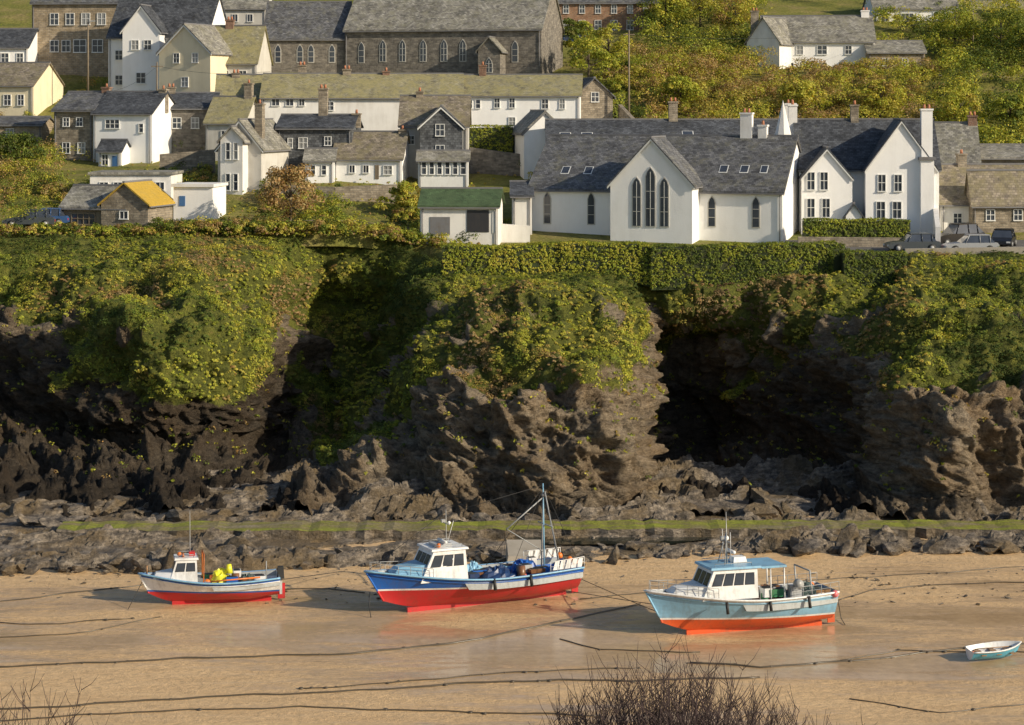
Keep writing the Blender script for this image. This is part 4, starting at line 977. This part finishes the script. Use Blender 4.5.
for k,(pp,r,wd) in enumerate([([(-60,672),(130,662),(330,655),(480,640),(640,604)],.06,.3),([(-40,712),(180,700),(420,688),(560,682),(760,680)],.06,.35),([(-40,722),(300,707),(420,712),(600,715)],.045,.25),
   ([(690,665),(760,668),(880,658),(1060,640)],.06,.5),([(840,660),(900,652),(1060,652)],.035,.2),([(150,585),(100,592),(40,598),(-40,604)],.035,.1),([(560,640),(600,650),(700,652)],.035,.1),([(282,590),(330,588),(365,592)],.035,.1),
   ([(838,600),(870,590),(940,586),(1060,582)],.035,.15),([(-40,640),(90,632),(160,618)],.035,.1),([(0,622),(60,624),(130,620)],.03,.1),([(580,600),(640,595),(700,592),(850,578),(1040,566)],.035,.15),([(850,700),(940,712),(1040,700)],.035,.2),([(300,690),(400,683),(560,672),(640,668)],.035,.4)]):
    rope('mooring_rope',[gp(*q) for q in pp],r,'rope',.14,k+1,wd)
def P3(px_,row,d): return (WX(px_,d),d,WZ(row,d))
rope('mooring_line',[P3(370,592,99.2),P3(369,605,98.8),(WX(371,98.4),98.4,.03)],.022,'black')
rope('mooring_line',[P3(572,575,103.5),(WX(640,99),99,.5),(WX(690,97),97,.05)],.018,'black')
rope('mooring_line',[P3(651,604,95),(WX(560,104),104,.05)],.018,'black')
rope('mooring_line',[P3(838,600,97.5),P3(841,618,98),(WX(845,97),97,.03)],.02,'black')
rope('mooring_line',[P3(278,580,101.5),(WX(345,108),108,.1)],.018,'black')
rope('mooring_line',[P3(142,582,101),(WX(128,100),100,.03)],.018,'black')
# ---------------------------------------------------------------- foreground twigs
def twigs(name,x,y,z,w,h,n,seed):
    rs=random.Random(seed);mb=MB()
    for k in range(n):
        a=rs.uniform(-w,w);b_=rs.uniform(-1.2,1.2)
        lean=a/w*1.2+rs.uniform(-.5,.5);hh=h*(1-.5*(a/w)**2)*rs.uniform(.7,1.05)
        pts=[Vector((a*.6,b_*.6,-.5))]
        for s_ in range(5):
            t=(s_+1)/5;pts.append(Vector((a*.6+lean*t**1.3+rs.uniform(-.05,.05),b_*.6+rs.uniform(-.1,.1)+b_*.4*t,-.5+(hh+.5)*t)))
        mb.tube(pts,.016,'twig',4,.004)
        for s_ in range(9):
            i_=rs.randint(2,4);q=pts[i_].lerp(pts[i_+1],rs.random());d_=Vector((rs.uniform(-.35,.35),rs.uniform(-.2,.2),rs.uniform(.15,.5)));mb.tube([q,q+d_*.6,q+d_+Vector((0,0,.08))],.007,'twig',3,.003)
    o=mb.obj(name);o.location=(x,y,z)
M['twig']=m_paint('bare_twig_bark',(.07,.045,.045),.9,.3)
dd=34.;twigs('bare_bush',WX(675,dd),dd,WZ(725,dd)-2.2,2.0,3.1,560,4)
twigs('bare_bush',WX(790,dd+2),dd+2,WZ(725,dd+2)-2.2,1.0,2.35,110,5)
twigs('bare_bush',WX(18,dd),dd,WZ(725,dd)-2.2,.9,2.6,90,6)

# ---------------------------------------------------------------- light, camera
sc=bpy.context.scene
w=bpy.data.worlds.new('World');sc.world=w;w.use_nodes=True;nt=w.node_tree
sky=nt.nodes.new('ShaderNodeTexSky');sky.sky_type='NISHITA';sky.sun_disc=False;sky.sun_elevation=SUN_EL;sky.sun_rotation=math.pi/2+SUN_A
bg=nt.nodes['Background'];bg.inputs['Strength'].default_value=.115;nt.links.new(sky.outputs[0],bg.inputs[0])
ld=bpy.data.lights.new('sun','SUN');ld.energy=5.0;ld.angle=math.radians(.5);ld.color=(1,.87,.66)
lo=bpy.data.objects.new('sun',ld);bpy.context.collection.objects.link(lo)
dv=Vector((math.cos(SUN_EL)*math.cos(SUN_A),-math.cos(SUN_EL)*math.sin(SUN_A),math.sin(SUN_EL)));lo.rotation_euler=dv.to_track_quat('Z','Y').to_euler();lo.location=(60,-20,60)
cd=bpy.data.cameras.new('camera');co=bpy.data.objects.new('camera',cd);bpy.context.collection.objects.link(co);sc.camera=co
cd.sensor_width=36;cd.sensor_fit='HORIZONTAL';cd.lens=36*F/1024;cd.shift_y=-(362.5-HR)/1024;cd.clip_end=4000;cd.clip_start=.5
co.location=(0,0,HC);co.rotation_euler=(math.pi/2,0,0)
sc.view_settings.view_transform='Standard';sc.view_settings.look='None';sc.view_settings.exposure=0
